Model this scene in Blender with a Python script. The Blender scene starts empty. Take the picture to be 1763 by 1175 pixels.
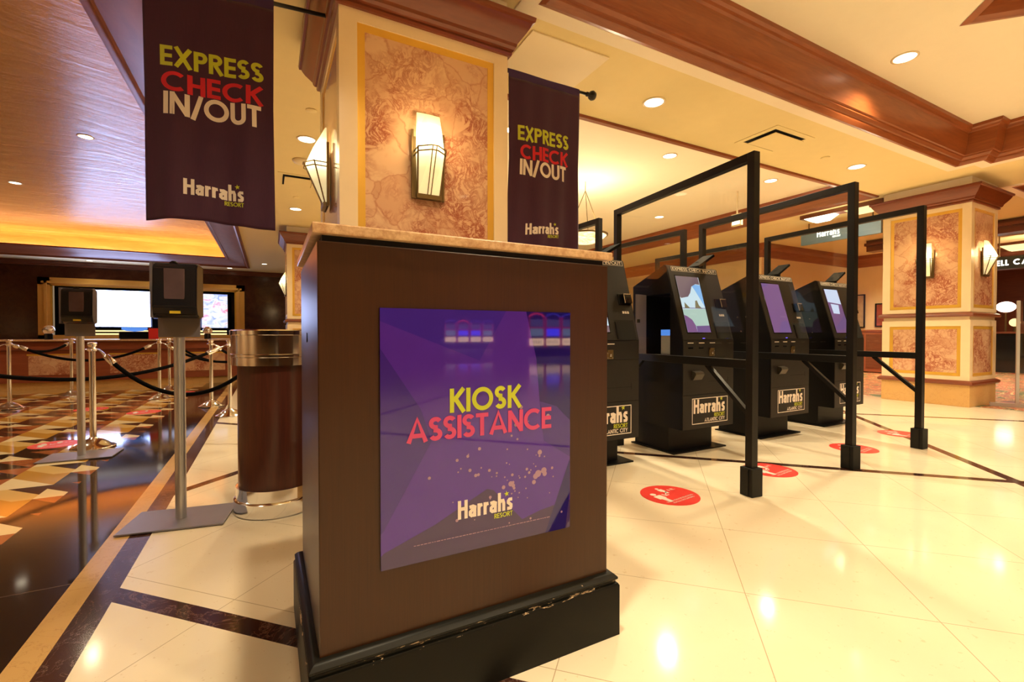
import bpy, bmesh, math, random
from mathutils import Vector, Matrix
from math import sin, cos, pi, radians as R
random.seed(4)
scn = bpy.context.scene
col = scn.collection

# ---------------------------------------------------------------- camera, world, exposure
F, W, H = 793.0, 1763.0, 1175.0
cd = bpy.data.cameras.new('camera'); cam = bpy.data.objects.new('camera', cd); col.objects.link(cam)
cd.sensor_width = 36.0; cd.sensor_fit = 'HORIZONTAL'; cd.lens = F / W * 36.0
cd.clip_start = 0.02; cd.clip_end = 200
cam.location = (0, 0, 1.0)
cam.rotation_euler = (pi/2 - math.atan(11.5/F), 0, -R(27.85))
scn.camera = cam
wd = bpy.data.worlds.new('world'); scn.world = wd; wd.use_nodes = True
wd.node_tree.nodes['Background'].inputs[0].default_value = (1.0, 0.70, 0.42, 1)
wd.node_tree.nodes['Background'].inputs[1].default_value = 0.25
scn.view_settings.view_transform = 'Standard'
try: scn.view_settings.look = 'None'
except Exception: pass
scn.view_settings.gamma = 1.0
scn.view_settings.use_curve_mapping = False
scn.view_settings.exposure = 0.08
try:
    scn.cycles.max_bounces = 10; scn.cycles.diffuse_bounces = 5; scn.cycles.glossy_bounces = 5
    scn.cycles.transparent_max_bounces = 16; scn.cycles.sample_clamp_indirect = 6
    scn.cycles.caustics_reflective = False; scn.cycles.caustics_refractive = False
    scn.cycles.blur_glossy = 0.5
    scn.cycles.use_denoising = True
except Exception: pass

WARM = (1.0, 0.82, 0.54)
def spot(name, loc, power, angle=150, blend=0.6, color=WARM, size=0.05, parent=None, rot=(0, 0, 0)):
    l = bpy.data.lights.new(name, 'SPOT'); l.energy = power; l.spot_size = R(angle); l.spot_blend = blend
    l.color = color; l.shadow_soft_size = size
    o = bpy.data.objects.new(name, l); col.objects.link(o); o.location = loc; o.rotation_euler = rot
    if parent: o.parent = parent
    return o
def point(name, loc, power, color=WARM, size=0.05, parent=None):
    l = bpy.data.lights.new(name, 'POINT'); l.energy = power; l.color = color; l.shadow_soft_size = size
    o = bpy.data.objects.new(name, l); col.objects.link(o); o.location = loc
    if parent: o.parent = parent
    return o

# ---------------------------------------------------------------- materials
class N:
    def __init__(s, name):
        s.m = bpy.data.materials.new(name); s.m.use_nodes = True
        s.t = s.m.node_tree; s.n = s.t.nodes; s.l = s.t.links
        s.b = s.n['Principled BSDF']; s.out = s.n['Material Output']
    def new(s, typ, **kw):
        x = s.n.new(typ)
        for k, v in kw.items(): setattr(x, k, v)
        return x
    def link(s, a, b): s.l.new(a, b)
    def math(s, op, a, b=None, c=None):
        x = s.new('ShaderNodeMath', operation=op)
        for i, v in enumerate((a, b, c)):
            if v is None: continue
            if isinstance(v, (int, float)): x.inputs[i].default_value = v
            else: s.link(v, x.inputs[i])
        return x.outputs[0]
    def mix(s, fac, a, b):
        x = s.new('ShaderNodeMix', data_type='RGBA')
        for i, v in ((0, fac), (6, a), (7, b)):
            if isinstance(v, (int, float)): x.inputs[i].default_value = v
            elif isinstance(v, tuple): x.inputs[i].default_value = (*v, 1) if len(v) == 3 else v
            else: s.link(v, x.inputs[i])
        return x.outputs[2]
    def obj(s, scale=(1, 1, 1), rot=(0, 0, 0)):
        c = s.new('ShaderNodeTexCoord'); m = s.new('ShaderNodeMapping')
        m.inputs['Scale'].default_value = scale; m.inputs['Rotation'].default_value = rot
        s.link(c.outputs['Object'], m.inputs[0]); return m.outputs[0]
    def noise(s, vec, scale=5, detail=4, rough=0.5, dist=0.0):
        x = s.new('ShaderNodeTexNoise'); x.inputs['Scale'].default_value = scale
        x.inputs['Detail'].default_value = detail; x.inputs['Roughness'].default_value = rough
        x.inputs['Distortion'].default_value = dist; s.link(vec, x.inputs['Vector']); return x.outputs['Fac']
    def ramp(s, fac, stops):
        x = s.new('ShaderNodeValToRGB'); e = x.color_ramp.elements
        while len(e) < len(stops): e.new(0.5)
        for k, (p, c) in enumerate(stops): e[k].position = p; e[k].color = (*c, 1) if len(c) == 3 else c
        s.link(fac, x.inputs[0]); return x.outputs[0]
    def base(s, c):
        if isinstance(c, tuple): s.b.inputs['Base Color'].default_value = (*c, 1)
        else: s.link(c, s.b.inputs['Base Color'])
    def set(s, **kw):
        names = dict(rough='Roughness', metal='Metallic', spec='Specular IOR Level', coat='Coat Weight', coatr='Coat Roughness')
        for k, v in kw.items():
            if isinstance(v, (int, float)): s.b.inputs[names[k]].default_value = v
            else: s.link(v, s.b.inputs[names[k]])
        return s
    def bump(s, h, strength=0.2, dist=0.01):
        x = s.new('ShaderNodeBump'); x.inputs['Strength'].default_value = strength; x.inputs['Distance'].default_value = dist
        s.link(h, x.inputs['Height']); s.link(x.outputs[0], s.b.inputs['Normal'])
M = {}
def plain(name, c, rough=0.5, metal=0.0, spec=0.5, coat=0.0, vary=0.06):
    n = N(name)
    if vary:
        f = n.noise(n.obj(), 9, 3)
        n.base(n.mix(f, tuple(x*(1-vary) for x in c), tuple(min(1, x*(1+vary)) for x in c)))
    else: n.base(c)
    n.set(rough=rough, metal=metal, spec=spec, coat=coat); M[name] = n.m; return n
def emis(name, c, strength, noise=None):
    n = N(name); n.base((0.02, 0.02, 0.02))
    n.b.inputs['Emission Strength'].default_value = strength
    if noise is None: n.b.inputs['Emission Color'].default_value = (*c, 1)
    else: n.link(noise(n), n.b.inputs['Emission Color'])
    M[name] = n.m; return n

def cream_tiles():
    n = N('cream_marble_floor'); c = n.new('ShaderNodeTexCoord'); sp = n.new('ShaderNodeSeparateXYZ'); n.link(c.outputs['Object'], sp.inputs[0])
    x, y = sp.outputs[0], sp.outputs[1]
    s = n.math('ADD', x, y); d = n.math('SUBTRACT', y, x)
    def band(v, at, half): return n.math('LESS_THAN', n.math('ABSOLUTE', n.math('SUBTRACT', v, at)), half)
    dark = band(s, 1.735, .055)
    for v, at in ((s, 5.62), (s, 9.6), (d, 4.07), (d, -3.33), (s, -2.2)): dark = n.math('MAXIMUM', dark, band(v, at, .052))
    def joint(v, off):
        m = n.math('MODULO', n.math('ADD', v, 87 + .435 - off), .87)
        return n.math('LESS_THAN', n.math('ABSOLUTE', n.math('SUBTRACT', m, .435)), .0022)
    j = n.math('MAXIMUM', joint(s, 2.76 - .87*0), joint(d, -.48))
    v = n.obj()
    f = n.noise(v, 2.2, 6, .6, .4); g = n.noise(v, 30, 3, .7)
    cream = n.mix(f, (.82, .70, .50), (.90, .80, .62))
    fleck = n.math('LESS_THAN', g, .34)
    cream = n.mix(n.math('MULTIPLY', fleck, .35), cream, (.62, .44, .22))
    cream = n.mix(n.math('MULTIPLY', j, .7), cream, (.35, .24, .12))
    vv = n.obj((1, 1, 1)); w = n.noise(vv, 7, 8, .65, 2.2)
    vein = n.ramp(n.math('ABSOLUTE', n.math('SUBTRACT', w, .5)), [(0, (.26, .17, .13)), (.006, (.07, .028, .018)), (.05, (.040, .014, .009))])
    n.base(n.mix(dark, cream, vein)); n.set(rough=.10, spec=.45); M['cream_marble_floor'] = n.m
cream_tiles()
def veined(name, c0, c1, veinc, scale=7, rough=.12, width=.012):
    n = N(name); v = n.obj(); w = n.noise(v, scale, 8, .65, 2.2); f = n.noise(v, scale*.5, 4)
    vein = n.math('LESS_THAN', n.math('ABSOLUTE', n.math('SUBTRACT', w, .5)), width)
    n.base(n.mix(n.math('MULTIPLY', vein, .7), n.mix(f, c0, c1), veinc)); n.set(rough=rough); M[name] = n.m
veined('dark_marble', (.040, .014, .010), (.065, .026, .018), (.24, .16, .12), 6, .12, .005)
veined('gold_marble', (.52, .30, .10), (.66, .42, .17), (.42, .22, .08), 4, .12, .005)
def granite_black():
    n = N('black_granite'); c = n.new('ShaderNodeTexCoord'); sp = n.new('ShaderNodeSeparateXYZ'); n.link(c.outputs['Object'], sp.inputs[0])
    m = n.math('MODULO', n.math('ADD', sp.outputs[1], 61.0), .61)
    j = n.math('LESS_THAN', m, .005)
    n.base(n.mix(j, (.012, .008, .008), (.12, .08, .06))); n.set(rough=.07, spec=.6); M['black_granite'] = n.m
granite_black()
def mosaic():
    n = N('mosaic_marble_floor'); c = n.new('ShaderNodeTexCoord'); sp = n.new('ShaderNodeSeparateXYZ'); n.link(c.outputs['Object'], sp.inputs[0])
    P = .615
    # cell row shifts make the chevrons run diagonally across the hall
    X = n.math('DIVIDE', n.math('ADD', sp.outputs[0], 40*P + 1.58), P); Y = n.math('DIVIDE', n.math('SUBTRACT', sp.outputs[1], 4.12 - 20*P), P)
    u = n.math('FRACT', X); v = n.math('FRACT', Y)
    uh = n.math('LESS_THAN', u, .5); vh = n.math('LESS_THAN', v, .5)
    u2 = n.math('FRACT', n.math('MULTIPLY', u, 2)); v2 = n.math('FRACT', n.math('MULTIPLY', v, 2))
    t = n.math('LESS_THAN', n.math('ADD', u2, v2), 1.0)
    t2 = n.math('LESS_THAN', n.math('ABSOLUTE', n.math('SUBTRACT', n.math('ADD', u2, v2), 1.0)), .30)
    cream, ochre, blk, terra, gold = (.95, .78, .46), (.60, .31, .05), (.02, .010, .008), (.42, .12, .04), (.82, .55, .20)
    A = n.mix(t, ochre, cream)
    B = n.mix(t, terra, blk)
    Cc = n.mix(t2, n.mix(t, blk, ochre), gold)
    D = n.mix(t2, n.mix(t, terra, cream), blk)
    low = n.mix(uh, B, A); high = n.mix(uh, D, Cc)
    k = n.mix(vh, high, low)
    f = n.noise(n.obj(), 5, 5, .6)
    k = n.mix(n.math('MULTIPLY', f, .2), k, (.35, .16, .06))
    n.base(k); n.set(rough=.07, spec=.55); M['mosaic_marble_floor'] = n.m
mosaic()
def carpet():
    n = N('patterned_carpet'); v = n.obj((1, 1, 1)); a = n.noise(v, 1.6, 3, .5, 3.5)
    k = n.ramp(a, [(0, (.05, .09, .03)), (.40, (.05, .09, .03)), (.43, (.62, .45, .20)), (.46, (.34, .07, .03)), (.55, (.55, .10, .04)), (.58, (.7, .5, .22)), (.61, (.10, .03, .05))])
    k.node.color_ramp.interpolation = 'CONSTANT'; n.base(k); n.set(rough=.45); M['patterned_carpet'] = n.m
carpet()
def wood(name, c0, c1, rough=.28, scale=(1.2, 1.2, 14), coat=.25, ns=3.0):
    n = N(name); f = n.noise(n.obj(scale), ns, 6, .6, .6)
    n.base(n.ramp(f, [(.25, c0), (.75, c1)])); n.set(rough=rough, coat=coat, coatr=.15); M[name] = n.m; return n
wood('mahogany_crown', (.20, .050, .014), (.33, .095, .028), .36, (1.0, 1.0, 10), .08)
wood('mahogany_pillar', (.13, .026, .008), (.20, .045, .014), .3, (1, 1, 10), .15)
wood('mahogany_sleek', (.17, .045, .014), (.26, .08, .026), .38, (1, 1, 10), 0); M['mahogany_sleek'].node_tree.nodes['Principled BSDF'].inputs['Specular IOR Level'].default_value = .3
wood('mahogany_dark', (.10, .022, .009), (.17, .042, .016), .3, (1, 1, 8))
wood('panel_wood', (.22, .05, .02), (.30, .08, .035), .35, (1, 1, 6))
wood('laminate_brown', (.034, .0105, .0022), (.052, .0165, .0035), .32, (60, 60, 1.2), 0.0, 4); M['laminate_brown'].node_tree.nodes['Principled BSDF'].inputs['Specular IOR Level'].default_value = .4
wood('bin_wood', (.045, .011, .008), (.09, .022, .014), .3, (25, 25, 1.5), .2, 3)
def veneer():
    n = N('ceiling_veneer'); v = n.obj((.35, 3.0, 1)); f = n.noise(v, 2.2, 6, .65, .8); g = n.noise(n.obj((1, 40, 1)), 3, 3)
    n.base(n.ramp(f, [(.25, (.30, .165, .055)), (.75, (.44, .265, .10))])); n.set(rough=.27, spec=.8)
    n.bump(f, .35, .05); M['ceiling_veneer'] = n.m
veneer()
plain('plaster_soffit', (.80, .66, .34), .7, vary=.03)
plain('plaster_tray', (.86, .80, .64), .7, vary=.02)
plain('plaster_strip', (.90, .80, .64), .6, vary=.02)
plain('wall_tan', (.78, .60, .36), .7, vary=.05)
plain('vent_white', (.82, .70, .48), .45, vary=.02)
plain('pillar_marble', (.78, .62, .40), .22, coat=.2, vary=.05)
plain('gold_paint', (.72, .42, .06), .3, metal=.35, vary=.08)
plain('gold_frame', (.80, .48, .12), .35, metal=.25)
def breccia():
    n = N('breccia_marble'); v = n.obj((1, 1, 1))
    d = n.new('ShaderNodeTexNoise'); d.inputs['Scale'].default_value = 3.5; d.inputs['Detail'].default_value = 5; n.link(v, d.inputs['Vector'])
    vm = n.new('ShaderNodeVectorMath', operation='MULTIPLY_ADD'); vm.inputs[1].default_value = (.35, .35, .35)
    n.link(d.outputs['Color'], vm.inputs[0]); n.link(v, vm.inputs[2])
    vo = n.new('ShaderNodeTexVoronoi', feature='DISTANCE_TO_EDGE'); vo.inputs['Scale'].default_value = 4.6; n.link(vm.outputs[0], vo.inputs['Vector'])
    vc = n.new('ShaderNodeTexVoronoi'); vc.inputs['Scale'].default_value = 4.6; n.link(vm.outputs[0], vc.inputs['Vector'])
    cell = n.new('ShaderNodeSeparateColor'); n.link(vc.outputs['Color'], cell.inputs[0])
    clast = n.ramp(cell.outputs[0], [(0, (.56, .31, .18)), (.5, (.68, .44, .27)), (1, (.60, .34, .20))])
    w = n.noise(v, 9, 9, .72, 1.6)
    fine = n.ramp(n.math('ABSOLUTE', n.math('SUBTRACT', w, .5)), [(0, (.24, .055, .03)), (.02, (.40, .14, .08)), (.08, (.64, .38, .23))])
    reg = n.ramp(n.noise(v, 2.4, 4, .6, .5), [(.42, (0, 0, 0)), (.58, (1, 1, 1))])
    k = n.mix(reg, clast, fine)
    edge = n.ramp(vo.outputs['Distance'], [(0, (1, 1, 1)), (.035, (0, 0, 0))])
    k = n.mix(n.math('MULTIPLY', edge, .5), k, (.36, .11, .055))
    n.base(k); n.set(rough=.14, coat=.3); M['breccia_marble'] = n.m
breccia()
def counter():
    n = N('counter_stone'); f = n.noise(n.obj(), 60, 5, .7); n.base(n.ramp(f, [(.3, (.42, .22, .10)), (.7, (.74, .52, .30))])); n.set(rough=.3); M['counter_stone'] = n.m
counter()
def chipped():
    n = N('chipped_black_paint'); v = n.obj((1.5, 1.5, 5)); f = n.noise(v, 9, 8, .75, .3); sx = n.new('ShaderNodeSeparateXYZ'); tc = n.new('ShaderNodeTexCoord'); n.link(tc.outputs['Object'], sx.inputs[0]); ledge = n.math('LESS_THAN', n.math('ABSOLUTE', n.math('SUBTRACT', sx.outputs[2], .178)), .011); f2 = n.noise(n.obj((6, 6, 30)), 3, 6, .7); m = n.math('MAXIMUM', n.math('GREATER_THAN', f, .70), n.math('MULTIPLY', ledge, n.math('GREATER_THAN', f2, .60)))
    n.base(n.mix(m, n.mix(n.noise(n.obj(), 4, 4), (.003, .0035, .002), (.008, .007, .0045)), (.5, .36, .22))); n.set(rough=.42, spec=.2); M['chipped_black_paint'] = n.m
chipped()
plain('kiosk_black', (.010, .0085, .0075), .45, spec=.35, vary=.2)
plain('kiosk_side', (.0035, .003, .003), .42, spec=.25)
plain('black_frame', (.006, .0055, .005), .4, spec=.3, vary=.2)
plain('gloss_black', (.006, .006, .007), .08)
plain('dark_void', (.002, .002, .002), .9, vary=0)
plain('chute_bronze', (.05, .042, .03), .4, metal=.3)
plain('matte_black', (.004, .004, .004), .7, spec=.08)
plain('rubber', (.006, .006, .005), .6, spec=.3)
plain('rope_velvet', (.003, .0025, .003), .9, spec=.1)
plain('chrome', (.90, .91, .94), .11, metal=1, vary=0)
plain('brushed_steel', (.62, .62, .64), .34, metal=.8)
plain('grey_metal', (.24, .225, .26), .38, metal=.4)
plain('dispenser_black', (.010, .012, .018), .22)
plain('clear_window', (.12, .08, .09), .06, coat=.6, vary=.4)
plain('yellow_label', (.72, .55, .03), .5)
plain('steel_bits', (.65, .6, .5), .25, metal=.9)
plain('bronze', (.17, .11, .04), .35, metal=.7)
plain('wrought_iron', (.010, .012, .010), .4)
plain('white_ink', (.82, .74, .66), .5, vary=.02)
plain('print_white', (.80, .72, .66), .25, vary=.02)
plain('lime_ink', (.52, .58, .025), .5, vary=.02)
plain('red_ink', (.62, .012, .03), .5, vary=.02)
plain('print_pink', (.60, .055, .20), .25, vary=.02)
plain('banner_red_ink', (.62, .012, .03), .7, vary=.02)
plain('decal_red', (.80, .055, .045), .35, vary=.04)
plain('red_card', (.65, .02, .02), .5)
plain('pink_card', (.6, .2, .18), .5)
plain('slot_red', (.35, .01, .02), .2)
plain('paper', (.75, .75, .75), .6)
plain('door_grey', (.30, .27, .34), .4)
def cloth():
    n = N('banner_cloth'); f = n.noise(n.obj((90, 90, 5)), 3, 3); n.base(n.mix(f, (.034, .0035, .026), (.056, .006, .040)))
    n.set(rough=.75); n.b.inputs['Sheen Weight'].default_value = .15; M['banner_cloth'] = n.m
    m = N('banner_hem'); m.base((.040, .012, .085)); m.set(rough=.7); M['banner_hem'] = m.m
cloth()
# poster colours (a glossy acrylic panel with print behind)
for nm, c in dict(poster_base=(.045, .018, .30), poster_star=(.072, .022, .33), poster_indigo=(.030, .012, .27), poster_dusk=(.045, .026, .12), poster_navy=(.010, .006, .13), poster_spot=(.34, .20, .34), poster_mauve=(.045, .018, .24)).items():
    plain(nm, c, .035, spec=.75, vary=.10)
def glass():
    n = N('clear_acrylic'); n.n.remove(n.b); tr = n.new('ShaderNodeBsdfTransparent'); gl = n.new('ShaderNodeBsdfGlossy'); gl.inputs['Roughness'].default_value = .01
    tr.inputs[0].default_value = (.95, .95, .93, 1); fr = n.new('ShaderNodeLayerWeight'); fr.inputs[0].default_value = .5; sch = n.math('MULTIPLY_ADD', n.math('POWER', fr.outputs['Facing'], 5.0), .92, .025)
    mx = n.new('ShaderNodeMixShader'); n.link(sch, mx.inputs[0]); n.link(tr.outputs[0], mx.inputs[1]); n.link(gl.outputs[0], mx.inputs[2])
    n.link(mx.outputs[0], n.out.inputs[0]); M['clear_acrylic'] = n.m
glass()
emis('lamp_white', (1.0, .86, .62), 7)
emis('cove_strip', (1.0, .50, .12), 20)
emis('slope_glow', (1.0, .50, .12), 3.0)
emis('led_white', (.45, .56, 1.0), 17)
emis('sign_white', (1.0, .95, .82), 2.6)
emis('glow_warm', (1.0, .72, .30), 1.6)
emis('blue_glow', (.10, .30, .9), .9)
emis('blue_deep', (.10, .07, .9), 4)
emis('red_glow', (1.0, .04, .08), 7.0)
emis('amber_glass', (1.0, .62, .36), 9)
emis('lamp_globe', (1.0, .72, .60), 5)
def shade():
    n = N('sconce_glass'); c = n.new('ShaderNodeTexCoord'); sp = n.new('ShaderNodeSeparateXYZ'); n.link(c.outputs['Object'], sp.inputs[0])
    n.base((.75, .66, .38)); n.set(rough=.4)
    # the bulb inside stands a little above the cage band
    d = n.math('ABSOLUTE', n.math('SUBTRACT', sp.outputs[2], .33))
    k = n.ramp(d, [(0, (1, 1, 1)), (.05, (.8, .8, .8)), (.11, (.25, .25, .25)), (.17, (.12, .12, .12)), (.34, (.10, .10, .10))])
    n.b.inputs['Emission Color'].default_value = (1.0, .82, .42, 1)
    n.link(n.math('MULTIPLY', k, 5.0), n.b.inputs['Emission Strength']); M['sconce_glass'] = n.m
shade()
def led_picture(n):
    f = n.noise(n.obj((1, 1, 1.6)), 3.0, 5, .6, 1.0)
    return n.ramp(f, [(.34, (.25, .35, 1)), (.44, (.8, .85, 1)), (.54, (1, .95, 1)), (.62, (1, .30, .45))])
emis('led_picture', None, .95, led_picture)
def bowl_pat(n):
    f = n.noise(n.obj((1, 1, 3)), 9, 4, .6, 1.5); return n.ramp(f, [(.35, (1, .55, .16)), (.6, (1, .85, .5))])
emis('pendant_glass', None, 2.2, bowl_pat)
for nm, c, s in (('screen_sky', (.22, .50, .95), 1.0), ('screen_pale', (.62, .82, .95), 1.0), ('screen_sea', (.50, .72, .66), .85), ('screen_mauve', (.20, .13, .17), .8),
                 ('screen_purple', (.16, .08, .30), .9), ('screen_violet', (.24, .10, .33), .75), ('screen_white', (.60, .72, 1.0), 1.2), ('screen_rock', (.25, .22, .12), .8)):
    emis(nm, c, s)
plain('sign_teal', (.15, .25, .36), .4)
plain('sign_dark', (.03, .045, .045), .4)
plain('poster_art', (.30, .06, .04), .4, vary=.6)
plain('picture_art', (.45, .33, .22), .5, vary=.4)

# ---------------------------------------------------------------- mesh helpers
def link(name, bm, mat, parent=None, smooth=False, recalc=True):
    if recalc: bmesh.ops.recalc_face_normals(bm, faces=bm.faces)
    me = bpy.data.meshes.new(name); bm.to_mesh(me); bm.free()
    if smooth:
        for p in me.polygons: p.use_smooth = True
    if isinstance(mat, str): mat = M[mat]
    if mat: me.materials.append(mat)
    o = bpy.data.objects.new(name, me); col.objects.link(o)
    if parent: o.parent = parent
    return o
def auto_smooth(o, ang=40):
    me = o.data
    for p in me.polygons: p.use_smooth = True
    try: me.set_sharp_from_angle(angle=R(ang))
    except Exception: pass
    return o
def tag(o, label, cat, group=None, kind=None):
    o['label'] = label; o['category'] = cat
    if group: o['group'] = group
    if kind: o['kind'] = kind
    return o
def thing(name, label, cat, loc=(0, 0, 0), rz=0, group=None):
    o = bpy.data.objects.new(name, None); col.objects.link(o); o.location = loc; o.rotation_euler = (0, 0, rz)
    o.empty_display_size = .1
    return tag(o, label, cat, group)
def struct(name, bm, mat, **kw):
    o = link(name, bm, mat, **kw); o['kind'] = 'structure'; return o
def box(bm, x0, x1, y0, y1, z0, z1, mtx=None, bev=0):
    g = bmesh.ops.create_cube(bm, size=1.0); vs = g['verts']
    for v in vs:
        v.co = Vector((x0 if v.co.x < 0 else x1, y0 if v.co.y < 0 else y1, z0 if v.co.z < 0 else z1))
    if bev:
        es = list({e for v in vs for e in v.link_edges})
        r = bmesh.ops.bevel(bm, geom=es, offset=bev, segments=2, affect='EDGES', profile=.6)
        vs = list({v for f in r['faces'] for v in f.verts} | {v for v in vs if v.is_valid})
    if mtx is not None:
        for v in vs: v.co = mtx @ v.co
    return vs
def B(*a, **k):
    bm = bmesh.new(); box(bm, *a, **k); return bm
def cyl(bm, r, z0, z1, x=0, y=0, seg=24, r2=None, mtx=None, cap=True):
    g = bmesh.ops.create_cone(bm, cap_ends=cap, segments=seg, radius1=r, radius2=r if r2 is None else r2, depth=1)
    for v in g['verts']:
        v.co = Vector((v.co.x + x, v.co.y + y, z0 + (v.co.z + .5) * (z1 - z0)))
        if mtx is not None: v.co = mtx @ v.co
    return g['verts']
def lathe(bm, prof, seg=32, x=0, y=0, sy=1.0):
    rings = []
    for r, z in prof:
        rings.append([bm.verts.new((x + r*cos(2*pi*i/seg), y + sy*r*sin(2*pi*i/seg), z)) for i in range(seg)])
    for a, b in zip(rings, rings[1:]):
        for i in range(seg): bm.faces.new((a[i], a[(i+1) % seg], b[(i+1) % seg], b[i]))
    if prof[0][0] > 1e-5: bm.faces.new(list(reversed(rings[0])))
    if prof[-1][0] > 1e-5: bm.faces.new(rings[-1])
    bmesh.ops.remove_doubles(bm, verts=bm.verts, dist=1e-6)
def tube(bm, pts, r, seg=10, cap=True):
    pts = [Vector(p) for p in pts]; rings = []
    up = Vector((0, 0, 1))
    for i, p in enumerate(pts):
        t = (pts[min(i+1, len(pts)-1)] - pts[max(i-1, 0)]).normalized()
        s = t.cross(up)
        if s.length < 1e-3: s = t.cross(Vector((1, 0, 0)))
        s.normalize(); u = s.cross(t)
        rr = r[i] if isinstance(r, (list, tuple)) else r
        rings.append([bm.verts.new(p + s*rr*cos(2*pi*k/seg) + u*rr*sin(2*pi*k/seg)) for k in range(seg)])
    for a, b in zip(rings, rings[1:]):
        for k in range(seg): bm.faces.new((a[k], a[(k+1) % seg], b[(k+1) % seg], b[k]))
    if cap: bm.faces.new(list(reversed(rings[0]))); bm.faces.new(rings[-1])
def sweep(bm, poly, prof, closed=True):
    """poly: CCW (x,y) points; prof: [(outward offset, z)] swept with mitred corners"""
    n = len(poly); P = [Vector(p) for p in poly]; mit = []
    for i in range(n):
        a, b, c = P[i-1], P[i], P[(i+1) % n]
        if not closed and i == 0: a = b - (c - b)
        if not closed and i == n-1: c = b + (b - a)
        n1 = Vector(((b-a).y, -(b-a).x)).normalized(); n2 = Vector(((c-b).y, -(c-b).x)).normalized()
        m = (n1 + n2); m = m / max(.2, m.dot(n1)); mit.append(m)
    rings = [[bm.verts.new((P[i].x + mit[i].x*o, P[i].y + mit[i].y*o, z)) for i in range(n)] for o, z in prof]
    for a, b in zip(rings, rings[1:]):
        for i in range(n if closed else n-1):
            j = (i+1) % n; bm.faces.new((a[i], a[j], b[j], b[i]))
    return rings
def rect(x0, x1, y0, y1): return [(x0, y0), (x1, y0), (x1, y1), (x0, y1)]
def prism(bm, poly, f0, f1):
    """poly of 2-tuples mapped by f0 and f1 to the two end faces"""
    a = [bm.verts.new(f0(p)) for p in poly]; b = [bm.verts.new(f1(p)) for p in poly]; n = len(poly)
    bm.faces.new(a); bm.faces.new(list(reversed(b)))
    for i in range(n): bm.faces.new((a[i], b[i], b[(i+1) % n], a[(i+1) % n]))
def bar(bm, a, b, w, h=None):
    """square bar from a to b"""
    a, b = Vector(a), Vector(b); d = (b-a); L = d.length; t = d.normalized()
    up = Vector((0, 0, 1)) if abs(t.z) < .95 else Vector((0, 1, 0))
    s = t.cross(up).normalized(); u = s.cross(t); h = h or w
    m = Matrix((( s.x, t.x, u.x, a.x), (s.y, t.y, u.y, a.y), (s.z, t.z, u.z, a.z), (0, 0, 0, 1)))
    return box(bm, -w/2, w/2, 0, L, -h/2, h/2, mtx=m)

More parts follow.
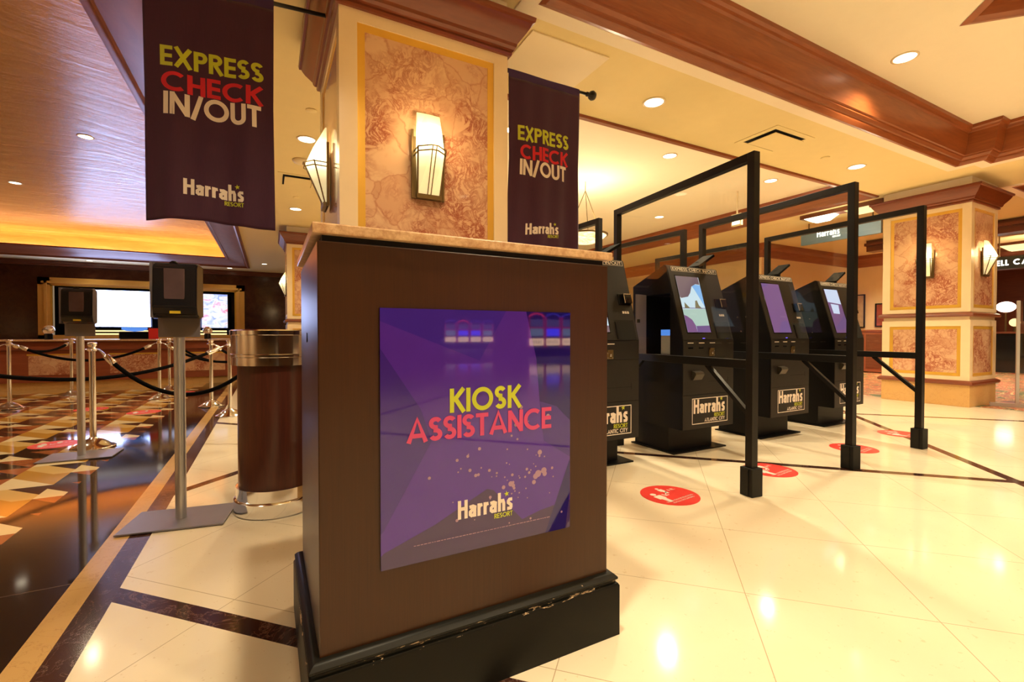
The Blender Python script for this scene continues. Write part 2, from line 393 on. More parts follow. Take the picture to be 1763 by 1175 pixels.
# ---------------------------------------------------------------- stroke lettering
def arc(cx, cy, rx, ry, a0, a1, n=14):
    return [(cx + rx*cos(R(a0 + (a1-a0)*i/n)), cy + ry*sin(R(a0 + (a1-a0)*i/n))) for i in range(n+1)]
def glyph(ch, w):
    h = w/2; t = 1-h; m = .5
    G = {
     'A': (.86, [[(h*.9, 0), (.43, t+h*.6), (.86-h*.9, 0)], [(.2, .28), (.66, .28)]]),
     'B': (.6, [[(h, 0), (h, 1)], [(h, t)] + arc(.33, .74, .6-h-.33, .26-h, 90, -90) + [(h, .5)], [(h, .5)] + arc(.33, .26, .6-h-.33, .26-h, 90, -90) + [(h, h)]]),
     'C': (.88, [arc(.5, .5, .5-h, .5-h, 48, 312, 24)]),
     'D': (.78, [[(h, 0), (h, 1)], [(h, t)] + arc(.3, .5, .78-h-.3, .5-h, 90, -90, 16) + [(h, h)]]),
     'E': (.52, [[(h, 0), (h, 1)], [(h, t), (.52, t)], [(h, .5), (.50, .5)], [(h, h), (.52, h)]]),
     'F': (.5, [[(h, 0), (h, 1)], [(h, t), (.5, t)], [(h, .5), (.47, .5)]]),
     'G': (.92, [arc(.5, .5, .5-h, .5-h, 45, 358, 26) + [(.55, .48)]]),
     'H': (.66, [[(h, 0), (h, 1)], [(.66-h, 0), (.66-h, 1)], [(h, .5), (.66-h, .5)]]),
     'I': (w, [[(h, 0), (h, 1)]]),
     'K': (.66, [[(h, 0), (h, 1)], [(.62, 1), (w*.9, .48)], [(w*1.3, .58), (.66-h*.3, 0)]]),
     'L': (.44, [[(h, 0), (h, 1)], [(h, h), (.44, h)]]),
     'N': (.74, [[(h, 0), (h, 1)], [(.74-h, 0), (.74-h, 1)], [(h*1.1, .93), (.74-h*1.1, .07)]]),
     'O': (1.0, [arc(.5, .5, .5-h, .5-h, 0, 360, 32)]),
     'P': (.58, [[(h, 0), (h, 1)], [(h, t)] + arc(.31, .71, .58-h-.31, .29-h, 90, -90) + [(h, .42+h)]]),
     'R': (.60, [[(h, 0), (h, 1)], [(h, t)] + arc(.31, .72, .58-h-.31, .28-h, 90, -90) + [(h, .44+h)], [(.28, .46), (.60-h*.4, 0)]]),
     'S': (.56, [arc(.28, .735, .28-h, .265-h, 25, 270, 16) + arc(.28, .265, .28-h, .265-h, 90, -155, 16)]),
     'T': (.58, [[(.29, 0), (.29, 1)], [(0, t), (.58, t)]]),
     'U': (.66, [[(h, 1)] + arc(.33, .33, .33-h, .33-h, 180, 360, 14) + [(.66-h, 1)]]),
     'X': (.72, [[(h*.8, 0), (.72-h*.8, 1)], [(h*.8, 1), (.72-h*.8, 0)]]),
     'Y': (.70, [[(.35, 0), (.35, .45), (h*.8, 1)], [(.35, .45), (.70-h*.8, 1)]]),
     '/': (.42, [[(h*.5, -.06), (.42-h*.5, 1.04)]]),
     '6': (.56, [arc(.28, .3, .28-h, .3-h, 0, 360, 20), [(.03+h, .33), (.36, 1)]]),
     ' ': (.32, []), '.': (w, [[(h, 0), (h, w)]]),
     'f': (.34, [[(.12, 0), (.12, .8)] + arc(.27, .8, .15, .2-h, 180, 100, 6), [(0, .6), (.32, .6)]]),
     't': (.32, [[(.13, .95), (.13, 0)], [(0, .66), (.3, .66)]]),
    }
    return G[ch]
def logo_glyph(ch, w):
    h = w/2; x = .68
    G = {
     'H': (.56, [[(h, 0), (h, 1)], [(.56-h, 0), (.56-h, 1)], [(h, .54), (.56-h, .54)]]),
     'a': (.44, [[(.04, x-h-.03), (.24, x-h), (.36, x-h-.06), (.44-h, x-.26), (.44-h, 0)], [(.44-h, .38), (.20, .40), (h, .30), (h, .16), (.17, h), (.28, h+.02), (.44-h, .18)]]),
     'r': (.30, [[(h, 0), (h, x)], [(h, .42), (h+.05, x-h-.03), (.30, x-h)]]),
     'h': (.46, [[(h, 0), (h, 1.05)], [(h, .48), (.20, x-h), (.32, x-h), (.46-h, x-.24), (.46-h, 0)]]),
     's': (.36, [[(.34, x-h), (.16, x-h), (h, x-h-.08), (h, .42), (.36-h, .27), (.36-h, .15), (.24, h), (0.02, h)]]),
    }
    return G[ch]
_lift = [0]
def stroke(bm, pts, w, f0, sub=0):
    """flat ribbon of width w along pts, placed by f0(x, y); each ribbon lies a hair above the one before"""
    _lift[0] = (_lift[0] + 1) % 5
    a0 = Vector(f0(*pts[0])); e = 1e-3
    nn = (Vector(f0(pts[0][0]+e, pts[0][1])) - a0).cross(Vector(f0(pts[0][0], pts[0][1]+e)) - a0)
    nn = nn.normalized() * (8e-5*_lift[0]) if nn.length > 0 else Vector((0, 0, 0))
    f = lambda x, y: Vector(f0(x, y)) + nn
    P = [Vector(p) for p in pts]
    cl = (P[0]-P[-1]).length < 1e-6
    if sub:
        Q = [P[0]]
        for a, b in zip(P, P[1:]):
            k = max(1, int((b-a).length/sub)); Q += [a.lerp(b, (i+1)/k) for i in range(k)]
        P = Q
    n = len(P); L = []; Rr = []
    for i in range(n):
        a = P[i-1] if i else (P[-2] if cl else None); c = P[i+1] if i < n-1 else (P[1] if cl else None)
        b = P[i]; t1 = (b-a).normalized() if a is not None else None; t2 = (c-b).normalized() if c is not None else None
        if t1 is None: t1 = t2
        if t2 is None: t2 = t1
        n1 = Vector((-t1.y, t1.x)); n2 = Vector((-t2.y, t2.x)); m = n1+n2; m = m/max(.55, m.dot(n1)) if m.length > 1e-6 else n1
        L.append(bm.verts.new(f(*(b + m*w/2)))); Rr.append(bm.verts.new(f(*(b - m*w/2))))
    for i in range(n-1): bm.faces.new((L[i], Rr[i], Rr[i+1], L[i+1]))
def text(bm, s, x, y, size, f, w=.17, gap=.09, width=None, g=glyph, sub=0):
    tot = sum(g(c, w)[0] + gap for c in s) - gap
    sx = size if width is None else width/tot
    cx = 0
    for c in s:
        adv, ss = g(c, w)
        for st in ss:
            stroke(bm, [((px+cx), py) for px, py in st], w, lambda a, b: f(x + a*sx, y + b*size), sub/size if sub else 0)
        cx += adv + gap
    return tot*sx
def text_w(s, size, w=.17, gap=.09, g=glyph): return (sum(g(c, w)[0] + gap for c in s) - gap)*size
def star(bm, x, y, r, f, rot=0):
    c = [(x + (r if i % 2 == 0 else r*.4)*cos(R(90+rot+36*i)), y + (r if i % 2 == 0 else r*.4)*sin(R(90+rot+36*i))) for i in range(10)]
    m = bm.verts.new(f(x, y)); v = [bm.verts.new(f(*p)) for p in c]
    for i in range(10): bm.faces.new((m, v[i], v[(i+1) % 10]))
def logo(x, y, size, f, parent, white, lime, city=False, name='logo', sub=0, w=.185):
    """wordmark: width about 3.3*size; returns the object holding the white letters (lime ones are its child)"""
    bm = bmesh.new(); k = .92
    tw = text(bm, 'Harra', x, y, size, lambda a, b: f(a, b), w, .065, g=logo_glyph, sub=sub)
    x2 = x + tw + .065*size
    tw2 = text(bm, 'h', x2, y, size, f, w, .06, g=logo_glyph, sub=sub)
    x3 = x2 + tw2 + .10*size
    tw3 = text(bm, 's', x3, y, size, f, w, .06, g=logo_glyph, sub=sub)
    xe = x3 + tw3
    if city: text(bm, 'ATLANTIC CITY', xe - text_w('ATLANTIC CITY', size*.25, .17, .07), y - size*.64, size*.25, f, .17, .07, sub=sub)
    o = link(name, bm, white, parent, recalc=False)
    bm = bmesh.new(); star(bm, x3 - .01*size, y + .93*size, .17*size, f, 8)
    text(bm, 'RESORT', xe - text_w('RESORT', size*.27, .17, .07), y - size*.34, size*.27, f, .17, .07, sub=sub)
    link('logo_accent', bm, lime, o, recalc=False)
    return o, xe

# ================================================================ SETTING
ZC = 3.15
def cell_plane(bm, xs, ys, z, holes):
    xs = sorted(set(xs)); ys = sorted(set(ys))
    for a, b in zip(xs, xs[1:]):
        for c, d in zip(ys, ys[1:]):
            mx, my = (a+b)/2, (c+d)/2
            if any(h[0] < mx < h[1] and h[2] < my < h[3] for h in holes): continue
            bm.faces.new([bm.verts.new(p) for p in ((a, c, z), (a, d, z), (b, d, z), (b, c, z))])
    bmesh.ops.remove_doubles(bm, verts=bm.verts, dist=1e-5)
def plane(bm, x0, x1, y0, y1, z): bm.faces.new([bm.verts.new(p) for p in ((x0, y0, z), (x1, y0, z), (x1, y1, z), (x0, y1, z))])
def floor_piece(x0, x1, y0, y1, mat):
    bm = bmesh.new(); plane(bm, x0, x1, y0, y1, 0); return struct('floor', bm, mat, recalc=False)
floor_piece(-.525, 8.62, -12, 18.3, 'cream_marble_floor')
floor_piece(-.615, -.525, -12, 18.3, 'dark_marble')
floor_piece(-.705, -.615, -12, 18.3, 'gold_marble')
floor_piece(-1.13, -.705, -12, 18.3, 'black_granite')
floor_piece(-14, -1.13, -12, 10.62, 'mosaic_marble_floor')
floor_piece(-14, -1.13, 10.62, 18.3, 'gold_marble')
floor_piece(8.62, 26, -12, 18.3, 'patterned_carpet')
floor_piece(-14, 26, -36, -12, 'patterned_carpet')

T1 = [(1.6, -4.2), (8.0, -4.2), (8.0, 2.30), (7.77, 2.30), (7.77, 2.56), (1.6, 2.56)]
T2 = rect(1.45, 8.35, 3.72, 12.2)
T3 = rect(-10.5, -.57, -1.5, 17.1)
T4 = rect(9.62, 15.8, -4.2, 2.53)
holes = [(1.6, 8.0, -4.2, 2.30), (1.6, 7.77, 2.30, 2.56), (1.45, 8.35, 3.72, 12.2), (-10.5, -.57, -1.5, 17.1), (9.62, 15.8, -4.2, 2.53)]
bm = bmesh.new()
cell_plane(bm, [-14, -10.5, -.57, 1.45, 1.6, 7.77, 8.0, 8.35, 9.62, 15.8, 26], [-14, -4.2, -1.5, 2.30, 2.53, 2.56, 3.72, 12.2, 17.1, 18.3], ZC, holes)
struct('ceiling', bm, 'plaster_soffit', recalc=False)
# thin slab above keeps the lamps' light inside
bm = bmesh.new(); box(bm, -14, 26, -14, 18.4, 4.3, 4.4); struct('ceiling', bm, 'plaster_tray')
# tray 1 with its deep crown
DIA = [(5.06, 1.60), (3.26, -.20), (5.06, -2.0), (6.86, -.20)]
def tray_top(bm, poly, z, hole=None):
    if hole is None:
        bm.faces.new([bm.verts.new((x, y, z)) for x, y in poly])
bm = bmesh.new(); z1 = 3.55
hx = [1.3, 3.26, 5.06, 6.86, 8.2]; hy = [-4.4, -2.0, -.2, 1.6, 2.7]
def tri(bm, a, b, c, z): bm.faces.new([bm.verts.new((*p, z)) for p in (a, b, c)])
for x0, x1, y0, y1 in ((1.3, 3.26, -4.4, 2.7), (6.86, 8.2, -4.4, 2.7), (3.26, 6.86, -4.4, -2.0), (3.26, 6.86, 1.6, 2.7)):
    bm.faces.new([bm.verts.new(p) for p in ((x0, y0, z1), (x1, y0, z1), (x1, y1, z1), (x0, y1, z1))])
for a, b, c in (((3.26, -.2), (5.06, 1.6), (3.26, 1.6)), ((6.86, -.2), (6.86, 1.6), (5.06, 1.6)), ((3.26, -.2), (3.26, -2.0), (5.06, -2.0)), ((6.86, -.2), (5.06, -2.0), (6.86, -2.0))): tri(bm, a, b, c, z1)
struct('ceiling', bm, 'plaster_tray', recalc=False)
bm = bmesh.new(); bm.faces.new([bm.verts.new((x, y, 3.9)) for x, y in DIA]); struct('ceiling', bm, 'plaster_tray', recalc=False)
deep = [(.035, 3.145), (.0, 3.135), (-.015, 3.15), (-.03, 3.17), (-.035, 3.185), (-.05, 3.19), (-.075, 3.21), (-.08, 3.225), (-.095, 3.23), (-.11, 3.28), (-.13, 3.36), (-.14, 3.44), (-.145, 3.47), (-.165, 3.48), (-.175, 3.50), (-.195, 3.515), (-.20, 3.549)]
bm = bmesh.new(); sweep(bm, T1, [(o+.0, z) for o, z in deep]); auto_smooth(struct('trim_1', bm, 'mahogany_crown'), 18)
bm = bmesh.new(); sweep(bm, [DIA[0], DIA[1], DIA[2], DIA[3]], [(.05, 3.545), (0, 3.53), (-.03, 3.56), (-.05, 3.6), (-.10, 3.80), (-.12, 3.83), (-.12, 3.895)]); auto_smooth(struct('trim_2', bm, 'mahogany_crown'), 18)
bm = bmesh.new(); sweep(bm, T1, [(.155, 3.149), (.15, 3.143), (.04, 3.143), (.03, 3.149)]); struct('trim_3', bm, 'plaster_strip')
# tray 2
bm = bmesh.new(); plane(bm, 1.2, 8.6, 3.6, 12.4, 3.45); struct('ceiling', bm, 'plaster_tray', recalc=False)
bm = bmesh.new(); sweep(bm, T2, [(.04, 3.149), (.03, 3.125), (-.01, 3.12), (-.025, 3.14), (-.03, 3.17), (-.05, 3.20), (-.10, 3.30), (-.12, 3.38), (-.14, 3.40), (-.15, 3.449)]); auto_smooth(struct('trim_4', bm, 'mahogany_crown'), 18)
# tray 4 on the far right
bm = bmesh.new(); plane(bm, 9.4, 16, -4.4, 2.8, 3.55); struct('ceiling', bm, 'plaster_tray', recalc=False)
bm = bmesh.new(); sweep(bm, T4, deep); auto_smooth(struct('trim_5', bm, 'mahogany_crown'), 18)
bm = bmesh.new(); sweep(bm, T4, [(.155, 3.149), (.15, 3.143), (.04, 3.143), (.03, 3.149)]); struct('trim_6', bm, 'plaster_strip')
# tray 3: lobby tray with wide veneered sloping crown and glowing cove
bm = bmesh.new(); sweep(bm, T3, [(.05, 3.149), (.04, 3.12), (0, 3.115), (-.02, 3.13), (-.04, 3.16), (-.075, 3.17), (-.09, 3.185), (-.48, 3.30), (-.50, 3.295), (-.53, 3.31), (-.577, 3.32), (-.577, 3.35), (-.50, 3.355), (-.42, 3.30), (.12, 3.20)])
auto_smooth(struct('trim_7', bm, 'mahogany_sleek'), 30)
bm = bmesh.new()
sweep(bm, T3, [(-.02, 3.2), (-.02, 3.62), (-.05, 3.72), (-.16, 3.80), (-.9, 3.86)])
x0, x1, y0, y1 = -10.5+.9, -.57-.9, -1.5+.9, 17.1-.9
# the ceiling rises to a ridge line with hipped ends
a = [(x0, y0, 3.86), (x1, y0, 3.86), (x1, y1, 3.86), (x0, y1, 3.86)]; b = [(x0+2, y0+2, 4.02), (x1-.9, y0+2, 4.02), (x1-.9, y1-2.6, 4.02), (x0+2, y1-2.6, 4.02)]
va = [bm.verts.new(p) for p in a]; vb = [bm.verts.new(p) for p in b]
for i in range(4): bm.faces.new((va[i], va[(i+1) % 4], vb[(i+1) % 4], vb[i]))
bm.faces.new(vb)
auto_smooth(struct('ceiling', bm, 'ceiling_veneer'), 25)
tag(link('cove_light', B(-9.5, -1.6, 16.90, 16.95, 3.815, 3.825), 'slope_glow'), 'added strip imitating the upper light line on the end slope of the lobby ceiling', 'cove light')  # glowing bar put in for the soft bright line on the slope
for nm, (a0, a1, b0, b1) in {'far': (-10, -.9, 16.78, 16.84), 'side': (-.93, -.88, -1.0, 16.7)}.items():
    t = tag(link('cove_light', B(a0, a1, b0, b1, 3.36, 3.375), 'cove_strip'), 'warm cove light strip hidden behind the %s lip of the lobby ceiling' % ('far' if nm == 'far' else 'right hand'), 'cove light')
    l = bpy.data.lights.new('cove_glow', 'AREA'); l.shape = 'RECTANGLE'; l.color = (1, .42, .14)
    o = bpy.data.objects.new('cove_glow', l); col.objects.link(o)
    if nm == 'far': l.size = 9; l.size_y = .10; l.energy = 100; o.location = (-5.4, 16.85, 3.40); o.rotation_euler = (R(168), 0, 0)
    else: l.size = .06; l.size_y = 17; l.energy = 12; o.location = (-.9, 7.9, 3.40); o.rotation_euler = (0, R(180), 0)
# walls
def wallbox(name, x0, x1, y0, y1, z0, z1, mat): return struct(name, B(x0, x1, y0, y1, z0, z1), mat)
def polished():
    n = N('polished_wall'); v = n.obj(); f = n.noise(v, 3, 8, .7, 1.5)
    n.base(n.ramp(f, [(.35, (.040, .012, .008)), (.7, (.085, .030, .018))])); n.set(rough=.12, spec=.6); M['polished_wall'] = n.m
polished()
FX0, FX1, FZ0, FZ1 = -5.62, -.96, .98, 2.45
wallbox('wall_back', -14, FX0, 18.2, 18.3, 0, ZC, 'polished_wall')
wallbox('wall_back', FX1, .66, 18.2, 18.3, 0, ZC, 'polished_wall')
wallbox('wall_back', FX0, FX1, 18.2, 18.3, FZ1, ZC, 'polished_wall')
wallbox('wall_back', FX0, FX1, 18.2, 18.3, 0, FZ0, 'polished_wall')
wallbox('wall_back', FX0-.1, FX1+.1, 18.8, 18.9, .5, 2.9, 'gloss_black')
bm = bmesh.new(); box(bm, -14, .66, 18.12, 18.2, 3.06, 3.149); box(bm, -14, .66, 18.15, 18.2, 3.0, 3.06); struct('trim_8', bm, 'mahogany_dark')
wallbox('wall_left', -14.1, -14, -36, 18.3, 0, 4.3, 'wall_tan')
wallbox('wall_right', 26, 26.1, -36, 18.3, 0, 4.3, 'mahogany_dark')
wallbox('wall_front', -14, 26, -36.1, -36, 0, 4.3, 'mahogany_dark')
bm = bmesh.new(); box(bm, -14, 26, -36, -14, 3.6, 3.7); struct('ceiling', bm, 'mahogany_dark')
wallbox('wall_back', .66, 10.4, 13.2, 13.3, 0, ZC, 'wall_tan')
wallbox('wall_back', 10.4, 10.5, 6.95, 13.3, 0, ZC, 'wall_tan')
wallbox('wall_back', 10.5, 14.5, 6.95, 7.05, 0, ZC, 'wall_tan')
wallbox('wall_right', 14.5, 14.6, 5.75, 7.05, 0, ZC, 'wall_tan')
bm = bmesh.new(); sweep(bm, [(.66, 13.2), (10.4, 13.2), (10.4, 6.95), (14.5, 6.95), (14.5, 5.7)], [(0, 2.84), (.03, 2.85), (.05, 2.88), (.10, 3.0), (.16, 3.05), (.17, 3.149)], closed=False)
auto_smooth(struct('trim_9', bm, 'mahogany_crown'), 18)
# dark lounge beyond the far pillar
wallbox('wall_right', 20, 20.1, 1.5, 8, 0, ZC, 'mahogany_dark')
bm = bmesh.new(); box(bm, 16.2, 16.5, -2, 8, 2.62, 3.149); box(bm, 16.1, 16.6, -2, 8, 2.95, 3.05); struct('trim_10', bm, 'mahogany_dark')
bm = bmesh.new(); box(bm, 12.2, 12.5, -3, 5.6, 2.9, 3.149); box(bm, 12.1, 12.6, -3, 5.6, 3.02, 3.08); struct('trim_11', bm, 'mahogany_dark')

# ================================================================ LIGHT FITTINGS
def downlight(x, y, z, label, power, group, r=.085, angle=140, lit=True, color=WARM, tiltcol=None):
    t = thing('downlight', label, 'ceiling light', (x, y, z), 0, group)
    bm = bmesh.new(); lathe(bm, [(r*1.22, -.001), (r*1.22, -.006), (r*1.02, -.008), (r, -.002)], 28); link('trim_ring', bm, 'vent_white', t, smooth=True)
    bm = bmesh.new(); lathe(bm, [(r*1.0, -.004), (r*.5, -.0045), (0, -.005)], 24); link('lens', bm, 'lamp_white' if lit else 'vent_white', t)
    if power: spot('lamp', (0, 0, -.02), power, angle, .7, color, r*.8, t)
    return t
PW = 260
downlight(5.196, 2.092, 3.55, 'round recessed ceiling light in the bright tray at the upper right', PW*1.2, 'recessed lights')
downlight(3.168, 3.183, ZC, 'round recessed light in the yellow soffit between the hanging banner and the air vent', PW*.95, 'recessed lights')
downlight(6.675, 3.182, ZC, 'round recessed light in the yellow soffit to the right of the air vent', PW*.45, 'recessed lights')
downlight(4.88, 4.606, 3.45, 'small recessed light in the rear ceiling tray right of the short banner', PW, 'recessed lights')
downlight(7.089, 4.593, 3.45, 'small recessed light in the rear ceiling tray between the first two black frames', PW*.7, 'recessed lights')
downlight(7.22, 7.091, 3.45, 'small recessed light in the rear ceiling tray seen through the first clear screen', PW*.7, 'recessed lights')
downlight(.385, 5.572, ZC, 'brightest recessed light left of the marble pillar, in front of the round speaker', PW*.7, 'recessed lights')
downlight(.424, 8.74, ZC, 'small recessed light left of the marble pillar beyond the slot vent', PW*.5, 'recessed lights')
downlight(.38, 12.6, ZC, 'distant recessed light above the rear marble pillar', PW*.3, 'recessed lights')
downlight(-2.45, 9.3, 4.02, 'recessed light in the veneered lobby ceiling, nearer one, left of the long banner', 90, 'lobby recessed lights')
downlight(-4.44, 12.77, 4.02, 'recessed light in the veneered lobby ceiling at the far left edge', 90, 'lobby recessed lights')
downlight(-4.6, 17.65, ZC, 'tiny downlight in the strip above the screen wall, left one', 14, 'strip lights', .07)
downlight(-3.0, 17.65, ZC, 'tiny downlight in the strip above the screen wall, middle one', 14, 'strip lights', .07)
downlight(-1.1, 17.5, ZC, 'tiny downlight in the strip above the screen wall, above the big dispenser', 14, 'strip lights', .07)
downlight(-.1, 16.0, ZC, 'small downlight near the far corner of the lobby tray', 14, 'strip lights', .07)
downlight(10.5, 3.4, ZC, 'recessed light just right of the far pillar crown', PW*.5, 'recessed lights')
# unseen lamps of the same ceiling, some added only to brighten dim walls
for i, (x, y, z, p) in enumerate([(.38, .92, ZC, .9), (.38, -2.3, ZC, .7), (1.95, -1.2, 3.55, 1.0), (8.6, .6, ZC, .8), (3.2, -2.6, 3.55, 1.4), (7.2, -1.4, 3.55, 1.6), (5.2, -3.2, 3.55, 1.2),
                                  (4.88, 7.09, 3.45, .8), (2.6, 4.9, 3.45, .8), (2.6, 7.1, 3.45, .6), (4.9, 10.2, 3.45, .6), (12.6, 1.0, 3.55, 1.2), (12.6, 5.2, ZC, 3.2), (11.2, 5.0, ZC, 2.0), (10.9, -.6, 3.55, 1.0), (-3.0, 5.5, 4.02, .7), (-5.5, 4.0, 4.02, .7), (-5.5, 9.0, 4.02, .7), (-2.4, 1.6, 4.02, .35), (18, 3.5, ZC, 1.6), (14.8, 4.6, ZC, 1.2), (9.2, -2.4, ZC, .8), (-12.4, 2.5, ZC, 1.2), (-12.4, -4, ZC, 1.2), (-12.4, 8.5, ZC, .8), (-6, -5, ZC, .8), (-1.5, -5, ZC, .6)]):
    downlight(x, y, z, 'unseen round recessed ceiling light outside the picture, lighting the hall', PW*p, 'recessed lights out of view')
# ceiling furniture
def vent(x0, x1, y0, y1, z, label):
    t = thing('ceiling_vent', label, 'vent', ((x0+x1)/2, (y0+y1)/2, z)); w, d = (x1-x0)/2, (y1-y0)/2
    bm = bmesh.new(); sweep(bm, rect(-w, w, -d, d), [(0, -.001), (0, -.006), (-.06, -.008), (-.065, -.001)]); link('frame', bm, 'plaster_soffit', t)
    link('slot', B(-w+.065, w-.065, -d+.065, d-.065, -.003, -.001), 'dark_void', t)
    bm = bmesh.new(); box(bm, -w+.085, w-.075, -d+.075, d-.11, -.035, -.028, bev=.003); link('diffuser_plate', bm, 'plaster_soffit', t)
vent(4.63, 5.29, 2.93, 3.43, ZC, 'square ceiling air vent with a drop plate above the first black frame')
vent(.12, .62, 6.84, 7.44, ZC, 'ceiling slot vent left of the marble pillar, beyond the round speaker')
t = tag(link('access_panel', B(1.66, 2.35, 2.83, 3.34, 3.138, 3.149, bev=.003), 'vent_white'), 'pale square access panel in the soffit behind the short banner', 'access panel')
t2 = tag(link('access_panel', B(8.9, 9.6, 3.4, 3.9, 3.138, 3.149, bev=.003), 'vent_white'), 'pale access panel in the soffit right of the far pillar', 'access panel')
bm = bmesh.new(); lathe(bm, [(.11, 0), (.11, -.01), (.095, -.03), (.05, -.045), (0, -.05)], 28)
o = tag(link('ceiling_speaker', bm, 'vent_white', smooth=True), 'round domed speaker in the soffit left of the marble pillar', 'speaker'); o.location = (.38, 6.285, ZC)
for x, y, z, lb in ((.377, 4.833, ZC, 'small round sprinkler cover left of the pillar, nearest the banner'), (-1.75, 8.7, 4.02, 'small round sprinkler cover in the veneered lobby ceiling'), (.40, 8.0, ZC, 'small round sprinkler cover beyond the slot vent'), (6.0, 3.2, ZC, 'faint round speaker cover in the soffit between vent and right light'), (7.1, 1.45, 3.55, 'round sprinkler cover near the right end of the tray ceiling')):
    bm = bmesh.new(); lathe(bm, [(.05, 0), (.05, -.006), (.045, -.009), (0, -.010)], 20); o = tag(link('sprinkler_cover', bm, 'plaster_soffit', smooth=True), lb, 'sprinkler cover'); o.location = (x, y, z)
# pendant bowl in the rear tray
t = thing('pendant_lamp', 'large amber bowl pendant lamp hanging in the rear ceiling tray beside the short banner', 'pendant lamp', (4.5, 6.0, 2.45))
bm = bmesh.new(); lathe(bm, [(0, 0), (.14, .012), (.25, .055), (.34, .13), (.335, .135), (.24, .07), (.13, .03), (0, .02)], 40); link('bowl', bm, 'pendant_glass', t, smooth=True)
bm = bmesh.new(); lathe(bm, [(.335, .125), (.355, .125), (.36, .15), (.34, .155), (.335, .125)], 40); link('rim', bm, 'bronze', t, smooth=True)
bm = bmesh.new()
for k in range(3): tube(bm, [(.34*cos(k*2.094), .34*sin(k*2.094), .15), (0, 0, .85), (0, 0, .995)], .006, 6)
link('chain', bm, 'bronze', t)
point('lamp', (0, 0, .35), 60, WARM, .1, t)

# ================================================================ PILLARS
def panel_frame(bm_g, bm_b, face, c0, c1, z0, z1, pos, sgn):
    """recessed panel on a pillar face. face 'x' or 'y'; c0..c1 along the other axis"""
    def put(bm, a0, a1, b0, b1, d0, d1):
        if face == 'y': box(bm, a0, a1, min(pos+sgn*d0, pos+sgn*d1), max(pos+sgn*d0, pos+sgn*d1), b0, b1)
        else: box(bm, min(pos+sgn*d0, pos+sgn*d1), max(pos+sgn*d0, pos+sgn*d1), a0, a1, b0, b1)
    w = .042
    put(bm_g, c0, c0+w, z0, z1, -.02, .004); put(bm_g, c1-w, c1, z0, z1, -.02, .004)
    put(bm_g, c0+w, c1-w, z0, z0+w, -.02, .004); put(bm_g, c0+w, c1-w, z1-w, z1, -.02, .004)
    put(bm_b, c0+w, c1-w, z0+w, z1-w, -.02, .0015)
def pillar(name, x0, x1, y0, y1, label):
    t = thing(name, label, 'pillar', ((x0+x1)/2, (y0+y1)/2, 0)); w, d = (x1-x0)/2, (y1-y0)/2
    bm = bmesh.new(); box(bm, -w, w, -d, d, .30, 2.84, bev=.004)
    # thin raised stiles and rails of stone around each panel
    r = .085
    e = .012
    for s in (-1, 1):
        for (a, b) in ((.36, 1.20), (1.31, 2.82)):
            lo, hi = a+r-.03, b-r
            for (p0, p1, q0, q1) in ((-w-e, -w+r, a, b), (w-r, w+e, a, b), (-w+r, w-r, a, lo), (-w+r, w-r, hi, b)):
                box(bm, p0, p1, min(s*d, s*(d+e)), max(s*d, s*(d+e)), q0, q1)
            for (p0, p1, q0, q1) in ((-d, -d+r, a, b), (d-r, d, a, b), (-d+r, d-r, a, lo), (-d+r, d-r, hi, b)):
                box(bm, min(s*w, s*(w+e)), max(s*w, s*(w+e)), p0, p1, q0, q1)
    link('shaft', bm, 'pillar_marble', t)
    bm = bmesh.new(); box(bm, -w-.015, w+.015, -d-.015, d+.015, 0, .30, bev=.004); link('base', bm, 'gold_marble', t)
    for z in (.30, 1.245):
        bm = bmesh.new(); sweep(bm, rect(-w, w, -d, d), [(.012, z), (.045, z), (.055, z+.02), (.05, z+.04), (.025, z+.058), (.012, z+.062)]); auto_smooth(link('band_moulding', bm, 'mahogany_pillar', t), 18)
    for s in (-1, 1):
        for (a, b) in ((.42, 1.115), (1.37, 2.735)):
            for face in 'yx':
                g = bmesh.new(); m = bmesh.new()
                c = (w if face == 'y' else d) - r
                panel_frame(g, m, face, -c, c, a, b, s*(d if face == 'y' else w), s)
                p = link('marble_panel', m, 'breccia_marble', t); link('gilt_frame', g, 'gold_paint', p)
    bm = bmesh.new(); sweep(bm, rect(-w, w, -d, d), [(.012, 2.80), (.03, 2.80), (.035, 2.815), (.03, 2.83), (.045, 2.835), (.055, 2.85), (.06, 2.87), (.105, 2.93), (.125, 2.965), (.13, 2.98), (.145, 2.985), (.15, 3.01), (.14, 3.02), (0, 3.02)])
    auto_smooth(link('crown_moulding', bm, 'mahogany_pillar', t), 18)
    link('neck', B(-w-.01, w+.01, -d-.01, d+.01, 2.84, 3.149), 'plaster_strip', t)
    return t
pillar('pillar', .36, 1.37, 2.69, 3.68, 'big square marble pillar with wooden crown directly behind the podium')
pillar('pillar', .36, 1.37, -5.9, -4.9, 'marble pillar behind the photographer, added as a pale reflection for the chrome bin')  # unseen pillar put in to lighten the reflections in the bin's chrome
pillar('pillar', 8.447, 9.32, 2.64, 3.633, 'square marble pillar at the right behind the black frames')
pillar('pillar', .34, 1.35, 10.2, 11.2, 'distant marble pillar left of the podium near the reception desk')

